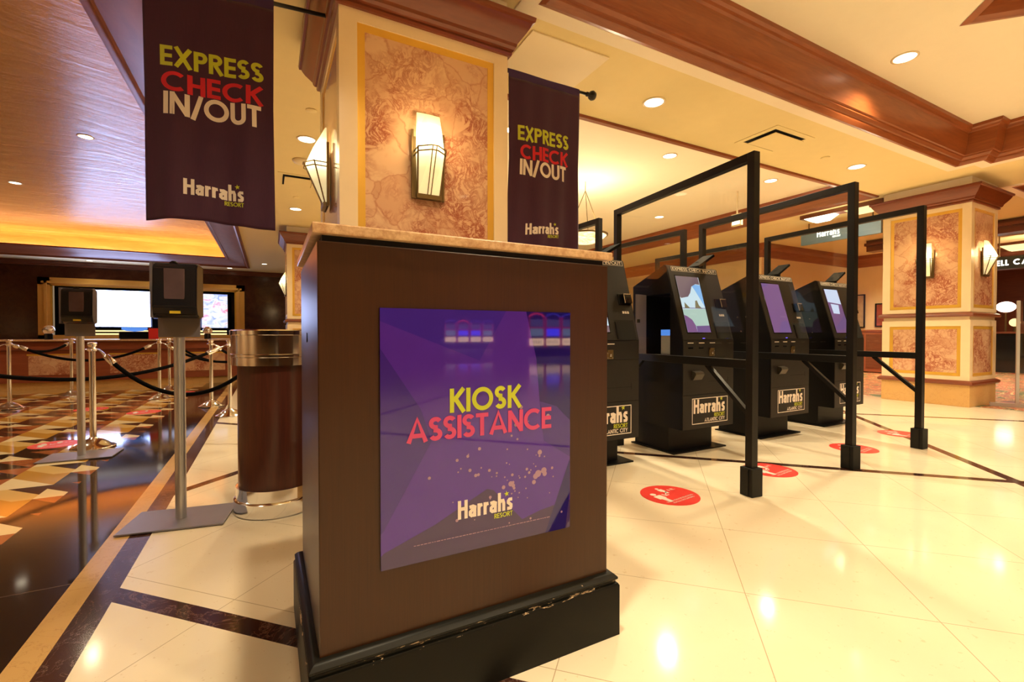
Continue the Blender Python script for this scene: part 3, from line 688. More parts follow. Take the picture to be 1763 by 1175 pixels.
def sconce(x, y, z, rz, label, group='wall sconces', power=14):
    """faces -y before rotation; origin at the lower wall point"""
    t = thing('wall_sconce', label, 'wall lamp', (x, y, z), rz, group)
    bm = bmesh.new(); box(bm, -.095, .095, -.012, -.001, 0, .36); box(bm, -.10, -.088, -.016, -.001, 0, .40); box(bm, .088, .10, -.016, -.001, 0, .40); link('backplate', bm, 'bronze', t)
    # prow-shaped glass: widest at the band, closing towards wall at top and bottom
    def prow(bm, prof, inset=0):
        rings = []
        for zz, wd, dp in prof:
            rings.append([bm.verts.new(p) for p in ((-wd, -.012, zz), (-wd, -.012-dp*.62, zz), (-.018, -.012-dp, zz), (.018, -.012-dp, zz), (wd, -.012-dp*.62, zz), (wd, -.012, zz))])
        for a, b in zip(rings, rings[1:]):
            for i in range(5): bm.faces.new((a[i], a[i+1], b[i+1], b[i]))
        bm.faces.new(rings[0]); bm.faces.new(rings[-1])
    bm = bmesh.new(); prow(bm, [(.022, .066, .012), (.25, .074, .115), (.27, .074, .12), (.38, .072, .075), (.50, .070, .012)]); link('glass_shade', bm, 'sconce_glass', t)
    bm = bmesh.new()
    for z0, k in ((.25, 1), (.275, 1.03)):
        P = [(-.083, -.012, z0), (-.083, -.09*k, z0), (-.018, -.142*k, z0), (.018, -.142*k, z0), (.083, -.09*k, z0), (.083, -.012, z0)]
        for a, b in zip(P, P[1:]): bar(bm, a, b, .006)
    for sx in (-1, 1):
        bar(bm, (sx*.012, -.143, .28), (sx*.010, -.030, .02), .005); bar(bm, (sx*.083, -.088, .28), (sx*.068, -.024, .02), .008)
    box(bm, -.075, .075, -.035, -.004, 0, .026)
    link('cage', bm, 'bronze', t)
    point('lamp', (0, -.19, .36), power*.45, (1, .68, .32), .05, t)
    return t
sconce(.845, 2.678, 1.80, 0, 'lit sconce on the front face of the marble pillar behind the podium', power=10)
sconce(.348, 3.24, 1.82, -pi/2, 'lit sconce on the left face of the marble pillar behind the podium', power=8)
sconce(8.435, 3.12, 1.81, -pi/2, 'lit sconce on the left face of the far marble pillar, partly behind a black post', power=8)
sconce(8.88, 2.628, 1.81, 0, 'lit sconce on the narrow right face of the far marble pillar', power=8)
sconce(.33, 10.7, 1.79, -pi/2, 'tiny lit sconce on the distant pillar beside the reception', power=6)

# ================================================================ PODIUM
pod = thing('podium', 'dark brown kiosk assistance podium with a purple sign on its front', 'podium', (.55, 1.52, 0))
px0, px1, py0, py1 = -.445, .447, -.313, .313
bm = bmesh.new(); box(bm, px0, px1, py0, py1, .05, 1.228, bev=.003); link('body', bm, 'laminate_brown', pod)
bm = bmesh.new(); box(bm, px0+.012, px1-.012, py0+.012, py1-.012, 1.228, 1.246); link('shadow_gap', bm, 'kiosk_side', pod)
bm = bmesh.new(); box(bm, px0-.012, px1+.012, py0-.012, py1+.012, 1.244, 1.270, bev=.004); link('countertop', bm, 'counter_stone', pod)
bm = bmesh.new(); sweep(bm, rect(px0, px1, py0, py1), [(.0, 0), (.030, 0), (.030, .165), (.026, .172), (.020, .174), (.020, .180), (.026, .186), (.026, .192), (.018, .200), (.010, .205), (.0, .206)]); auto_smooth(link('plinth', bm, 'chipped_black_paint', pod), 30)
bm = bmesh.new(); lathe(bm, [(.008, 0), (.008, .002), (0, .002)], 14)
for v in bm.verts: v.co = Matrix.Rotation(-pi/2, 4, 'Y') @ v.co; v.co = Vector((v.co.x, v.co.y*.5, v.co.z*1.8))
o = link('cable_hole', bm, 'dark_void', pod); o.location = (px0-.0005, .02, .99)
# sign panel: 0.59 x 0.68, local u right, v up
SX, SZ, SW, SH = -.298, .388, .590, .680
yp = py0 - .006
sign = link('sign_panel', B(SX, SX+SW, yp, py0-.0002, SZ, SZ+SH), 'poster_base', pod)
def lay(k): return lambda u, v: (SX + u*SW, yp - .0003*k, SZ + v*SH)
def shape(name, mat, pts, k):
    bm = bmesh.new(); f = lay(k); bm.faces.new([bm.verts.new(f(u, v)) for u, v in pts]); o = link(name, bm, mat, sign, recalc=False); return o
# photo pixels -> panel (u, v), measured once on the flat artwork
shape('sign_artwork', 'poster_star', [(0, .95), (.472, .79), (.615, 1), (.73, 1), (.79, .79), (.81, .60), (1, .47), (1, 0), (0, 0)], 1)
shape('sign_artwork', 'poster_mauve', [(0, .847), (.18, .606), (.232, .475), (.015, .153), (0, .14)], 2)
shape('sign_artwork', 'poster_dusk', [(0, .055), (.013, .065), (.247, .137), (.51, .245), (.545, .235), (.707, .084), (.81, .107), (1, .13), (1, 0), (0, 0)], 2.2)
shape('sign_artwork', 'poster_navy', [(.73, 1), (1, 1), (1, .50), (.915, .57), (.81, .60), (.79, .79)], 2)
shape('sign_artwork', 'poster_mauve', [(1, .50), (.915, .57), (.81, .60), (.835, .42), (1, .33)], 2.1)
shape('sign_artwork', 'poster_navy', [(.845, 0), (.97, 0), (.998, .16), (.998, .32)], 2.6)
bm = bmesh.new(); rnd = random.Random(11); f = lay(3)
spots = [(.80, .275, .011), (.785, .265, .009), (.835, .285, .010), (.84, .27, .008), (.775, .24, .007), (.81, .37, .008), (.64, .25, .008), (.60, .24, .006), (.655, .24, .006), (.86, .53, .007), (.67, .505, .006), (.70, .58, .006), (.47, .42, .005), (.42, .335, .005), (.45, .31, .005)]
for _ in range(60): spots.append((max(.2, min(.97, rnd.gauss(.66, .16))), max(.08, min(.70, rnd.gauss(.27, .11))), rnd.choice((.0018, .0025, .0035, .0045))))
for u, v, r in spots:
    _lift[0] += 1; g = lay(3 + .12*(_lift[0] % 12))
    vs = [bm.verts.new(g(u + r/SW*cos(2*pi*i/10), v + r/SH*sin(2*pi*i/10))) for i in range(10)]; bm.faces.new(vs)
link('sign_speckle', bm, 'poster_spot', sign, recalc=False)
ft = lambda k: (lambda a, b: (SX + a, yp - .0003*k, SZ + b))
bm = bmesh.new(); text(bm, 'KIOSK', .188, .395, .067, ft(5), .19, .075, width=.223); o = link('lettering', bm, 'lime_ink', sign, recalc=False); o['label'] = 'lime letters KIOSK'
bm = bmesh.new(); text(bm, 'ASSISTANCE', .067, .323, .065, ft(6.5), .185, .04, width=.452); o = link('lettering', bm, 'print_pink', sign, recalc=False); o['label'] = 'pink letters ASSISTANCE'
logo(.211, .094, .0525, ft(5), sign, 'print_white', 'lime_ink')
bm = bmesh.new()
x = .086
rnd = random.Random(3)
while x < .505:
    l = rnd.uniform(.004, .012); stroke(bm, [(x, .047), (x+l, .047)], .0022, ft(5)); x += l+.0022
link('small_print', bm, 'poster_spot', sign, recalc=False)

# ================================================================ BANNERS
def banner(rodx0, rodx1, yrod, rz, origin, bx0, bx1, zt, zb, labels, seed, shrink=.0):
    """cloth hanging from a rod; the rod starts at origin and runs along local x"""
    r = thing('banner_rod', labels[0], 'rod', origin, rz)
    bm = bmesh.new(); tube(bm, [(rodx0, 0, 0), (rodx1, 0, 0)], .011, 12); link('rod', bm, 'wrought_iron', r, smooth=True)
    s = 1 if rodx1 > rodx0 else -1
    bm = bmesh.new(); prof = [(.0, 0), (.016, .0), (.018, .012), (.012, .02), (.014, .03), (.030, .036), (.037, .055), (.030, .075), (.012, .086), (0, .088)]
    lathe(bm, prof, 20)
    for v in bm.verts: v.co = Vector((rodx1 + s*v.co.z, v.co.x, v.co.y))
    link('finial', bm, 'wrought_iron', r, smooth=True)
    b = thing('banner', labels[1], 'banner', origin, rz)
    rn = random.Random(seed); ph = [rn.uniform(0, 6.28) for _ in range(6)]
    wv = bx1-bx0
    def surf(u, z, off=0):
        """u in 0..1, z height relative to the rod (<= 0)"""
        k = min(1, -z/1.2)
        y = .016*k*sin(u*9+ph[0]+z*1.1) + .008*sin(u*23+ph[1]-z*1.7)*(.3+.7*k) + .010*k*sin(u*4+ph[2]) + .02*k*(abs(2*u-1)**3)
        g = (1 - shrink*(1-abs(2*k-1)))
        x = bx0 + wv*(.5 + (u-.5)*g)
        zz = z + (.012*k*sin(u*5+ph[3]) if z < -.9 else 0)
        return (x, -.013 + y - off, zz)
    bm = bmesh.new(); nu, nv = 48, 60; zt_, zb_ = -.045, zb
    V = [[bm.verts.new(surf(i/nu, zt_ + (zb_-zt_)*j/nv)) for i in range(nu+1)] for j in range(nv+1)]
    for j in range(nv):
        for i in range(nu): bm.faces.new((V[j][i], V[j][i+1], V[j+1][i+1], V[j+1][i]))
    o = link('cloth', bm, 'banner_cloth', b, smooth=True, recalc=False)
    m = o.modifiers.new('thick', 'SOLIDIFY'); m.thickness = .0018; m.offset = -1
    bm = bmesh.new()
    ring = [[(x, .0145*cos(a), .0145*sin(a)+.0) for a in [R(q) for q in range(-90, 271, 30)]] for x in [bx0 + wv*i/12 for i in range(13)]]
    P = [[bm.verts.new((x, y*1.0, z + .0015*sin(i*7))) for x, y, z in rr] for i, rr in enumerate(ring)]
    for a, c in zip(P, P[1:]):
        for k in range(12): bm.faces.new((a[k], a[k+1], c[k+1], c[k]))
    # skirt joining the sleeve to the cloth
    S0 = [bm.verts.new((bx0 + wv*i/nu, -.0145, .0)) for i in range(nu+1)]; S1 = [bm.verts.new(surf(i/nu, -.0451, .0005)) for i in range(nu+1)]
    for i in range(nu): bm.faces.new((S0[i], S0[i+1], S1[i+1], S1[i]))
    link('sleeve', bm, 'banner_hem', b, smooth=True, recalc=False)
    return r, b, surf, wv
def banner_text(b, surf, wv, xl, rows, lg, k=.0022):
    for s, x0, x1, z0, h, mat, lb in rows:
        bm = bmesh.new(); f = lambda a, c: surf(a/wv, c, k)
        text(bm, s, x0, z0, h, f, .19, .06, width=x1-x0, sub=.012)
        o = link('lettering', bm, mat, b, recalc=False); o['label'] = lb
    x0, z0, size = lg
    logo(x0, z0, size, lambda a, c: surf(a/wv, c, k), b, 'white_ink', 'lime_ink', sub=.012)
# left banner, turned a little towards the camera; local x runs from the pillar outwards (-x)
ang = R(-6)
ox, oy, oz = .352, 2.90, 2.857
# local frame: use origin at the far left end so that local +x points to the pillar
Lr = 1.12
org = (ox - Lr*cos(ang), oy - Lr*sin(ang), oz)
r, b, sf, wv = banner(Lr, .10, 0, ang, org, .205, .805, 0, -1.262,
    ('black iron rod holding the long banner left of the marble pillar', 'long purple express check in/out banner left of the pillar'), 5, .02)
banner_text(b, sf, wv, 0, [('EXPRESS', .070, .550, -.461, .104, 'lime_ink', 'lime letters EXPRESS'), ('CHECK', .073, .545, -.590, .102, 'banner_red_ink', 'red letters CHECK'), ('IN/OUT', .083, .538, -.711, .117, 'white_ink', 'white letters IN/OUT')], (.170, -1.128, .084))
r, b, sf, wv = banner(0, .80, 0, 0, (1.382, 2.90, 2.857), .115, .725, 0, -1.262,
    ('black iron rod with a ball end holding the shorter looking banner right of the pillar', 'purple express check in/out banner right of the pillar, its foot hidden by the podium'), 8, .05)
banner_text(b, sf, wv, 0, [('EXPRESS', .072, .520, -.470, .104, 'lime_ink', 'lime letters EXPRESS'), ('CHECK', .090, .515, -.597, .102, 'banner_red_ink', 'red letters CHECK'), ('IN/OUT', .088, .500, -.712, .112, 'white_ink', 'white letters IN/OUT')], (.150, -1.128, .080))

# ================================================================ KIOSKS
PROF = [(0, .22), (0, .953), (.178, 1.572), (.186, 1.582), (.20, 1.585), (.57, 1.433), (.57, .22)]
nrm = Vector((0, -.961, .2765)); KW = .62
def slp(x, s, off=0.0): p = Vector((x, .18*s, .953+.626*s)) + nrm*off; return p
def slbox(bm, x0, x1, s0, s1, d0, d1):
    q = [slp(x, s, d) for d in (d0, d1) for x, s in ((x0, s0), (x1, s0), (x1, s1), (x0, s1))]
    v = [bm.verts.new(p) for p in q]
    for f in ((0, 1, 2, 3), (7, 6, 5, 4), (0, 4, 5, 1), (1, 5, 6, 2), (2, 6, 7, 3), (3, 7, 4, 0)): bm.faces.new([v[i] for i in f])
def kiosk(x, y, rz, label, screen, opened=False):
    t = thing('check_in_kiosk', label, 'kiosk', (x, y, 0), rz, 'black check-in kiosks')
    bm = bmesh.new()
    if not opened:
        prism(bm, PROF, lambda p: (0, *p), lambda p: (KW, *p))
    else:
        n = len(PROF); a = [bm.verts.new((0, *p)) for p in PROF]; c = [bm.verts.new((KW, *p)) for p in PROF]
        bm.faces.new(c)
        for i in range(n): bm.faces.new((a[i], c[i], c[(i+1) % n], a[(i+1) % n]))
        # left side with a service hatch cut out
        y0, y1, z0, z1 = .13, .42, .80, 1.34
        def q(*pts): bm.faces.new([bm.verts.new((0, *p)) for p in pts])
        q((0, .22), (0, z0), (.57, z0), (.57, .22))
        q((0, z0), (0, .953), (.1113, z1), (y0, z1), (y0, z0))
        q((y1, z0), (y1, z1), (.57, z1), (.57, z0))
        q((.1113, z1), (.178, 1.572), (.186, 1.582), (.20, 1.585), (.57, 1.433), (.57, z1))
        for e in (((y0, z0), (y0, z1)), ((y0, z1), (y1, z1)), ((y1, z1), (y1, z0)), ((y1, z0), (y0, z0))):
            bm.faces.new([bm.verts.new(p) for p in ((0, *e[0]), (0, *e[1]), (.40, *e[1]), (.40, *e[0]))])
        bm.faces.new([bm.verts.new(p) for p in ((.40, y0, z0), (.40, y0, z1), (.40, y1, z1), (.40, y1, z0))])
        bmesh.ops.remove_doubles(bm, verts=bm.verts, dist=1e-5)
    link('cabinet', bm, 'kiosk_side', t)
    # front skin: sloping fascia and vertical doors as thin sheets
    bm = bmesh.new(); slbox(bm, .008, KW-.008, .004, .995, 0, .003); link('fascia', bm, 'kiosk_black', t)
    for z0, z1, nm in ((.815, .950, 'upper_door'), (.505, .811, 'drawer_door'), (.222, .501, 'lower_door')):
        bm = bmesh.new(); box(bm, .004, KW-.004, -.004, 0, z0, z1, bev=.0015); d = link(nm, bm, 'kiosk_black', t)
        if nm == 'drawer_door':
            bm = bmesh.new(); box(bm, .30, .545, -.0048, -.004, .606, .609); box(bm, .542, .545, -.0048, -.004, .59, .635); link('drawer_slit', bm, 'dark_void', d)
            bm = bmesh.new(); prism(bm, [(-.004, .700), (-.038, .690), (-.046, .672), (-.020, .628), (-.004, .625)], lambda p: (.105, *p), lambda p: (.205, *p)); link('coin_chute', bm, 'chute_bronze', d)
        if nm == 'upper_door':
            bm = bmesh.new()
            for a in (.055, .185, .315): box(bm, a, a+.065, -.005, -.004, .926, .932)
            link('caption_strip', bm, 'white_ink', d)
            bm = bmesh.new()
            for a in (.06, .185): box(bm, a, a+.055, -.006, -.004, .882, .892)
            link('card_slot', bm, 'gloss_black', d)
            bm = bmesh.new(); box(bm, .305, .365, -.012, -.004, .820, .872, bev=.002); box(bm, .31, .36, -.016, -.004, .872, .886); lk = link('lock_plate', bm, 'bronze', d)
            bm = bmesh.new()
            for a, c in ((.314, .828), (.356, .828), (.314, .864), (.356, .864)):
                box(bm, a-.004, a+.004, -.015, -.012, c-.004, c+.004)
            box(bm, .327, .343, -.02, -.012, .838, .856, bev=.002); link('lock_screws', bm, 'steel_bits', lk)
        if nm == 'lower_door':
            f = lambda a, c: (a, -.0046, c)
            bm = bmesh.new(); stroke(bm, [(.112, .262), (.540, .262), (.540, .470), (.112, .470), (.112, .262)], .006, f)
            s = link('sticker_border', bm, 'white_ink', d, recalc=False)
            logo(.126, .347, .116, f, d, 'white_ink', 'lime_ink', city=True)
    # header label strip
    bm = bmesh.new(); f = lambda a, c: tuple(slp(a, c, .0038))
    stroke(bm, [(.050, .930), (.600, .930), (.600, .988), (.050, .988), (.050, .930)], .004, f)
    text(bm, 'EXPRESS CHECK IN/OUT', .062, .940, .040, lambda a, c: f(a, c), .15, .07, width=.525)
    o = link('header_label', bm, 'white_ink', t, recalc=False); o['label'] = 'white outlined EXPRESS CHECK IN/OUT strip'
    # screen
    bm = bmesh.new(); slbox(bm, .066, .362, .085, .875, 0, .0045); bz = link('screen_bezel', bm, 'gloss_black', t)
    def scr(mat, pts, k=0):
        bm = bmesh.new(); bm.faces.new([bm.verts.new(slp(.076+u*.276, .10+v*.76, .0048+.0003*k)) for u, v in pts]); return link('screen', bm, mat, bz, recalc=False)
    F4 = [(0, 0), (1, 0), (1, 1), (0, 1)]
    if screen == 'beach':
        scr('screen_pale', F4); scr('screen_sky', [(1, .85), (1, .45), (.72, .75), (.62, .83), (.72, .86)], 1)
        scr('screen_sea', [(0, .40), (1, .42), (1, .1), (.0, .1)], 1)
        scr('screen_mauve', [(0, 1), (.98, 1), (.98, .86), (.8, .87), (.60, .82), (.48, .70), (.35, .63), (.05, .60), (0, .62)], 2)
        scr('screen_violet', [(0, .30), (.12, .28), (.30, .22), (.40, .12), (.42, 0), (0, 0)], 2); scr('screen_purple', [(.42, .11), (1, .12), (1, 0), (.42, 0)], 2)
        scr('screen_rock', [(.55, .42), (.86, .42), (.74, .48), (.70, .57), (.62, .56), (.58, .48)], 3); scr('screen_rock', [(.10, .42), (.34, .42), (.22, .48), (.14, .53)], 3)
        scr('screen_purple', [(0, .415), (1, .425), (1, .437), (0, .427)], 3)
    elif screen == 'purple':
        scr('screen_violet', F4); scr('screen_purple', [(0, 1), (.45, 1), (.25, .94), (0, .93)], 1); scr('screen_purple', [(.30, 0), (1, 0), (1, .18), (.85, .24), (.6, .22), (.42, .12)], 1)
    elif screen == 'menu':
        scr('screen_violet', F4); scr('screen_purple', [(0, .1), (1, .42), (1, .25), (.8, .1), (.2, .05)], 1)
        scr('screen_white', [(.02, .70), (.98, .66), (.98, 1), (.02, 1)], 2); scr('screen_white', [(.18, .66), (.75, .64), (.66, .43), (.20, .44)], 2)
    else:
        scr('screen_mauve', F4); scr('screen_pale', [(.3, .1), (1, .1), (1, .45), (.5, .4)], 1)
    # reader, keys, receipt bay
    bm = bmesh.new(); slbox(bm, .487, .600, .425, .560, 0, .014); rd = link('card_reader', bm, 'gloss_black', t)
    bm = bmesh.new(); slbox(bm, .515, .590, .435, .550, .014, .042); link('reader_head', bm, 'gloss_black', rd)
    bm = bmesh.new(); slbox(bm, .515, .590, .540, .549, .042, .044); slbox(bm, .515, .521, .435, .540, .042, .044); link('reader_rim', bm, 'steel_bits', rd)
    bm = bmesh.new()
    for k in range(3): slbox(bm, .508+k*.023, .524+k*.023, .325, .340, .003, .006); slbox(bm, .508+k*.023, .524+k*.023, .345, .352, .003, .005)
    link('status_keys', bm, 'white_ink', t)
    bm = bmesh.new(); slbox(bm, .410, .598, .008, .245, .0, .0036); link('receipt_bay', bm, 'dark_void', t)  # flat sheet; its near-black colour imitates the shade of a recess
    bm = bmesh.new(); prism(bm, [(0, 0), (1, 0), (1, 1), (0, 1)], lambda p: slp(.415+p[0]*.02, .02+p[1]*.2, .004), lambda p: slp(.415+p[0]*.02, .02+p[1]*.2, .010)); link('bay_guide', bm, 'kiosk_side', t)
    bm = bmesh.new(); slbox(bm, .235, .262, .018, .024, .003, .0045); link('indicator_light', bm, 'blue_deep', t)
    # wing camera on the roof
    m = Matrix.Translation((.50, .24, 1.640)) @ Matrix.Rotation(R(-30), 4, 'Y')
    bm = bmesh.new(); box(bm, -.11, .12, -.06, .06, 0, .022, m, bev=.004); cyl(bm, .035, 1.55, 1.65, .50, .26, 12); link('roof_wing', bm, 'matte_black', t)
    # pedestal and foot plate
    bm = bmesh.new(); box(bm, .03, KW-.06, .17, .57, .012, .22); link('pedestal', bm, 'kiosk_side', t)
    bm = bmesh.new(); box(bm, .01, KW+.04, .095, .60, 0, .012, bev=.002); link('foot_plate', bm, 'kiosk_side', t)
    bm = bmesh.new()
    for k, (a, c) in enumerate(((.34, 1.17), (.25, 1.17), (.30, 1.03), (.22, 1.02))):
        if not opened: box(bm, -.003, 0, a-.006, a+.006, c-.006, c+.006)
    if not opened: link('side_lock', bm, 'steel_bits', t)
    if opened:
        bm = bmesh.new(); box(bm, -.150, 0, .405, .420, .80, 1.345, Matrix.Translation((0, .42, 0)) @ Matrix.Rotation(R(14), 4, 'Z') @ Matrix.Translation((0, -.42, 0)), bev=.002)
        d = link('service_door', bm, 'door_grey', t)
        bm = bmesh.new(); box(bm, -.147, -.132, .385, .408, 1.10, 1.13, Matrix.Translation((0, .42, 0)) @ Matrix.Rotation(R(14), 4, 'Z') @ Matrix.Translation((0, -.42, 0))); link('door_latch', bm, 'steel_bits', d)
        bm = bmesh.new(); box(bm, .05, .14, .16, .28, .83, .99, bev=.003); link('receipt_roll', bm, 'paper', t)
        bm = bmesh.new(); box(bm, .05, .14, .16, .28, .99, 1.04); link('printer_cap', bm, 'blue_glow', t)
        bm = bmesh.new(); box(bm, .02, .16, .14, .32, .801, .83); link('printer_tray', bm, 'steel_bits', t)
    return t
kiosk(1.86, 2.636, 0, 'black check-in kiosk half hidden behind the podium', 'idle')
kiosk(2.945, 2.636, 0, 'black check-in kiosk with a beach screen and open side hatch', 'beach', True)
kiosk(4.115, 2.655, R(.5), 'black check-in kiosk with a plain purple screen, third from the podium', 'purple')
kiosk(5.265, 2.70, R(1.5), 'farthest black check-in kiosk with a white menu on its screen', 'menu')

# ================================================================ BARRIERS
def barrier(a, b, label, flip=False):
    """clear screen in a black frame; a = front post foot, b = back post foot"""
    a = Vector(a); b = Vector(b); L = (b-a).length; rz = math.atan2((b-a).y, (b-a).x)
    t = thing('queue_screen', label, 'screen', (a.x, a.y, 0), rz, 'clear screens between kiosks')
    w = .05; h = 2.12
    for x, nm in ((0, 'a'), (L, 'b')):
        bm = bmesh.new(); box(bm, x-w/2, x+w/2, -w/2, w/2, .02, h, bev=.002); p = link('post', bm, 'black_frame', t)
        bm = bmesh.new(); box(bm, x-.045, x+.045, -.045, .045, 0, .175, bev=.004); box(bm, x-.020, x+.020, -.052, .052, .01, .17); link('post_foot', bm, 'rubber', p)
        d = 1 if x == 0 else -1
        bm = bmesh.new(); bar(bm, (x + d*.36, 0, .79), (x + d*.02, 0, .50), .028); link('brace', bm, 'black_frame', t)
    bm = bmesh.new(); box(bm, w/2, L-w/2, -w/2, w/2, h-.05, h, bev=.002); link('top_rail', bm, 'black_frame', t)
    bm = bmesh.new(); box(bm, w/2, L-w/2, -w/2, w/2, .785, .84, bev=.002); link('mid_rail', bm, 'black_frame', t)
    bm = bmesh.new(); box(bm, w/2, L-w/2, -.003, .003, .84, h-.05); link('clear_panel', bm, 'clear_acrylic', t)
    return t
barrier((2.645, 1.825), (2.785, 3.235), 'black framed clear screen nearest the podium, tall front post beside a red floor sticker')
barrier((3.827, 1.845), (3.92, 3.26), 'middle black framed clear screen standing between two kiosks')
barrier((5.044, 1.895), (5.12, 3.35), 'black framed clear screen farthest right in the front row')
barrier((2.83, 3.56), (2.75, 4.98), 'black framed clear screen behind the first kiosk, beside the amber bowl lamp')
barrier((3.94, 3.52), (3.86, 4.94), 'black framed clear screen behind the kiosk with the open hatch')
barrier((5.18, 3.62), (5.10, 5.04), 'black framed clear screen of the back row, farthest right')

# ================================================================ FLOOR STICKERS
def sticker(x, y, label, n):
    t = thing('floor_sticker', label, 'floor sticker', (x, y, .0005), R(7), 'red distancing stickers')
    r = .178
    bm = bmesh.new(); lathe(bm, [(r, 0), (r, .0012), (0, .0012)], 48); link('disc', bm, 'decal_red', t)
    f = lambda a, c: (a, c, .0019)
    bm = bmesh.new()
    def man(cx, cy, k):
        vs = [bm.verts.new(f(cx+.020*k*cos(2*pi*i/14), cy+.020*k*sin(2*pi*i/14))) for i in range(14)]; bm.faces.new(vs)
        pts = [(-.032, -.028), (-.018, -.026), (.018, -.026), (.032, -.028), (.032, -.085), (.020, -.085), (.016, -.150), (-.016, -.150), (-.020, -.085), (-.032, -.085)]
        bm.faces.new([bm.verts.new(f(cx+p[0]*k, cy+p[1]*k)) for p in pts])
    man(-.085, .06, .95); man(.02, .115, .62)
    stroke(bm, [(.035, .055), (-.02, .015)], .008, f); stroke(bm, [(-.035, .035), (-.03, .005), (.002, .005)], .009, f)
    text(bm, '6 ft.', .055, .045, .028, f, .2, .12)
    text(bm, 'THANK YOU FOR PRACTICING', -.125, -.082, .014, f, .17, .1, width=.25)
    text(bm, 'SOCIAL DISTANCING', -.10, -.108, .014, f, .17, .1, width=.20)
    link('pictogram', bm, 'white_ink', t, recalc=False)
sticker(2.198, 2.061, 'round red distancing sticker on the floor, nearest and fully visible', 0)
sticker(3.259, 2.10, 'round red distancing sticker half behind the foot of the first black post', 1)
sticker(4.53, 2.16, 'round red distancing sticker behind the foot of the middle black post', 2)
sticker(5.60, 2.26, 'farthest round red distancing sticker beside the last black post', 3)

sticker(-1.72, 5.62, 'round red sticker on the lobby mosaic just behind the farther sanitizer stand', 4)
sticker(-2.10, 8.05, 'round red sticker on the lobby mosaic between the left rope post and the farther stand', 5)
sticker(-1.42, 7.42, 'round red sticker on the lobby mosaic left of the nearer sanitizer pole', 6)
sticker(-1.30, 9.60, 'farthest round red sticker on the lobby mosaic, right of the nearer sanitizer pole', 7)
# ================================================================ LITTER BIN
t = thing('litter_bin', 'round dark wood litter bin with polished chrome top and foot beside the podium', 'bin', (.040, 3.0, 0))
def drum(prof): bm = bmesh.new(); lathe(bm, prof, 64); return bm
o = link('body', drum([(.198, .15), (.198, .835)]), 'bin_wood', t); auto_smooth(o)
o = link('foot_band', drum([(.0, 0.001), (.215, .001), (.221, .008), (.221, .078), (.216, .084), (.210, .088), (.210, .15), (.198, .152)]), 'chrome', t); auto_smooth(o, 30)
o = link('chrome_top', drum([(.198, .828), (.227, .83), (.227, .874), (.231, .877), (.231, .890), (.227, .893), (.229, .995), (.234, .998), (.234, 1.020), (.222, 1.026), (.18, 1.02), (.16, .97), (0, .96)]), 'chrome', t); auto_smooth(o, 30)
t['label'] = 'round dark wood litter bin with polished chrome top and foot beside the podium'

# ================================================================ HAND SANITISER STANDS
def dispenser(x, y, rz, label, big):
    t = thing('sanitizer_stand', label, 'sanitizer dispenser', (x, y, 0), rz, 'hand sanitizer stands')
    bm = bmesh.new(); box(bm, -.235, .235, -.16, .16, .004, .012, bev=.002); link('base_plate', bm, 'grey_metal', t)
    bm = bmesh.new(); cyl(bm, .0255, .012, 1.0, 0, 0, 24); o = link('pole', bm, 'brushed_steel', t); auto_smooth(o)
    bm = bmesh.new(); box(bm, -.085, .105, -.030, -.026, .985, 1.37, bev=.0015); link('mounting_plate', bm, 'grey_metal', t)
    bm = bmesh.new(); box(bm, -.085, -.072, -.13, -.031, 1.085, 1.368); box(bm, -.085, .105, -.06, -.026, 1.364, 1.372); link('shroud', bm, 'grey_metal', t)
    bm = bmesh.new(); prism(bm, [(-.03, 1.085), (-.10, 1.085), (-.135, 1.10), (-.150, 1.14), (-.140, 1.34), (-.125, 1.362), (-.03, 1.362)], lambda p: (-.070, *p), lambda p: (.122, *p))
    bmesh.ops.bevel(bm, geom=bm.edges[:], offset=.006, segments=2, affect='EDGES'); d = link('dispenser', bm, 'dispenser_black', t)
    bm = bmesh.new(); box(bm, -.020, .070, -.148, -.138, 1.165, 1.335, bev=.003); link('refill_window', bm, 'clear_window', d)
    bm = bmesh.new(); box(bm, .004, .050, -.147, -.134, 1.106, 1.119); link('yellow_label', bm, 'yellow_label', d)
    bm = bmesh.new(); lathe(bm, [(.018, 0), (.018, .006), (.010, .014), (0, .015)], 16); o = link('key_knob', bm, 'gloss_black', d); o.location = (.0, -.07, 1.368)
dispenser(-.424, 3.02, R(-9), 'nearer hand sanitizer stand on a grey base plate, left of the litter bin', True)
dispenser(-1.36, 4.97, R(-2), 'farther hand sanitizer stand in front of a rope post, left of the nearer one', False)

# ================================================================ ROPE POSTS AND ROPES
def stanchion(x, y, label):
    t = thing('rope_post', label, 'rope post', (x, y, 0), 0, 'chrome rope posts')
    bm = bmesh.new(); lathe(bm, [(0, .001), (.155, .001), (.158, .010), (.150, .016), (.13, .022), (.10, .048), (.07, .068), (.045, .078), (.030, .084), (.026, .095), (.0, .096)], 36); o = link('dome_base', bm, 'chrome', t, smooth=True)
    bm = bmesh.new(); cyl(bm, .0235, .09, .87, 0, 0, 20); auto_smooth(link('pole', bm, 'chrome', t))
    bm = bmesh.new(); lathe(bm, [(.024, .85), (.034, .853), (.034, .875), (.026, .878), (.026, .895), (.033, .90), (.033, .922), (.02, .93), (0, .932)], 24); link('cap', bm, 'chrome', t, smooth=True)
    bm = bmesh.new(); lathe(bm, [(.045, .862), (.047, .866), (.045, .870), (.034, .868), (.045, .862)], 20); link('hook_ring', bm, 'chrome', t, smooth=True)
    return (x, y, .865)
S = {}
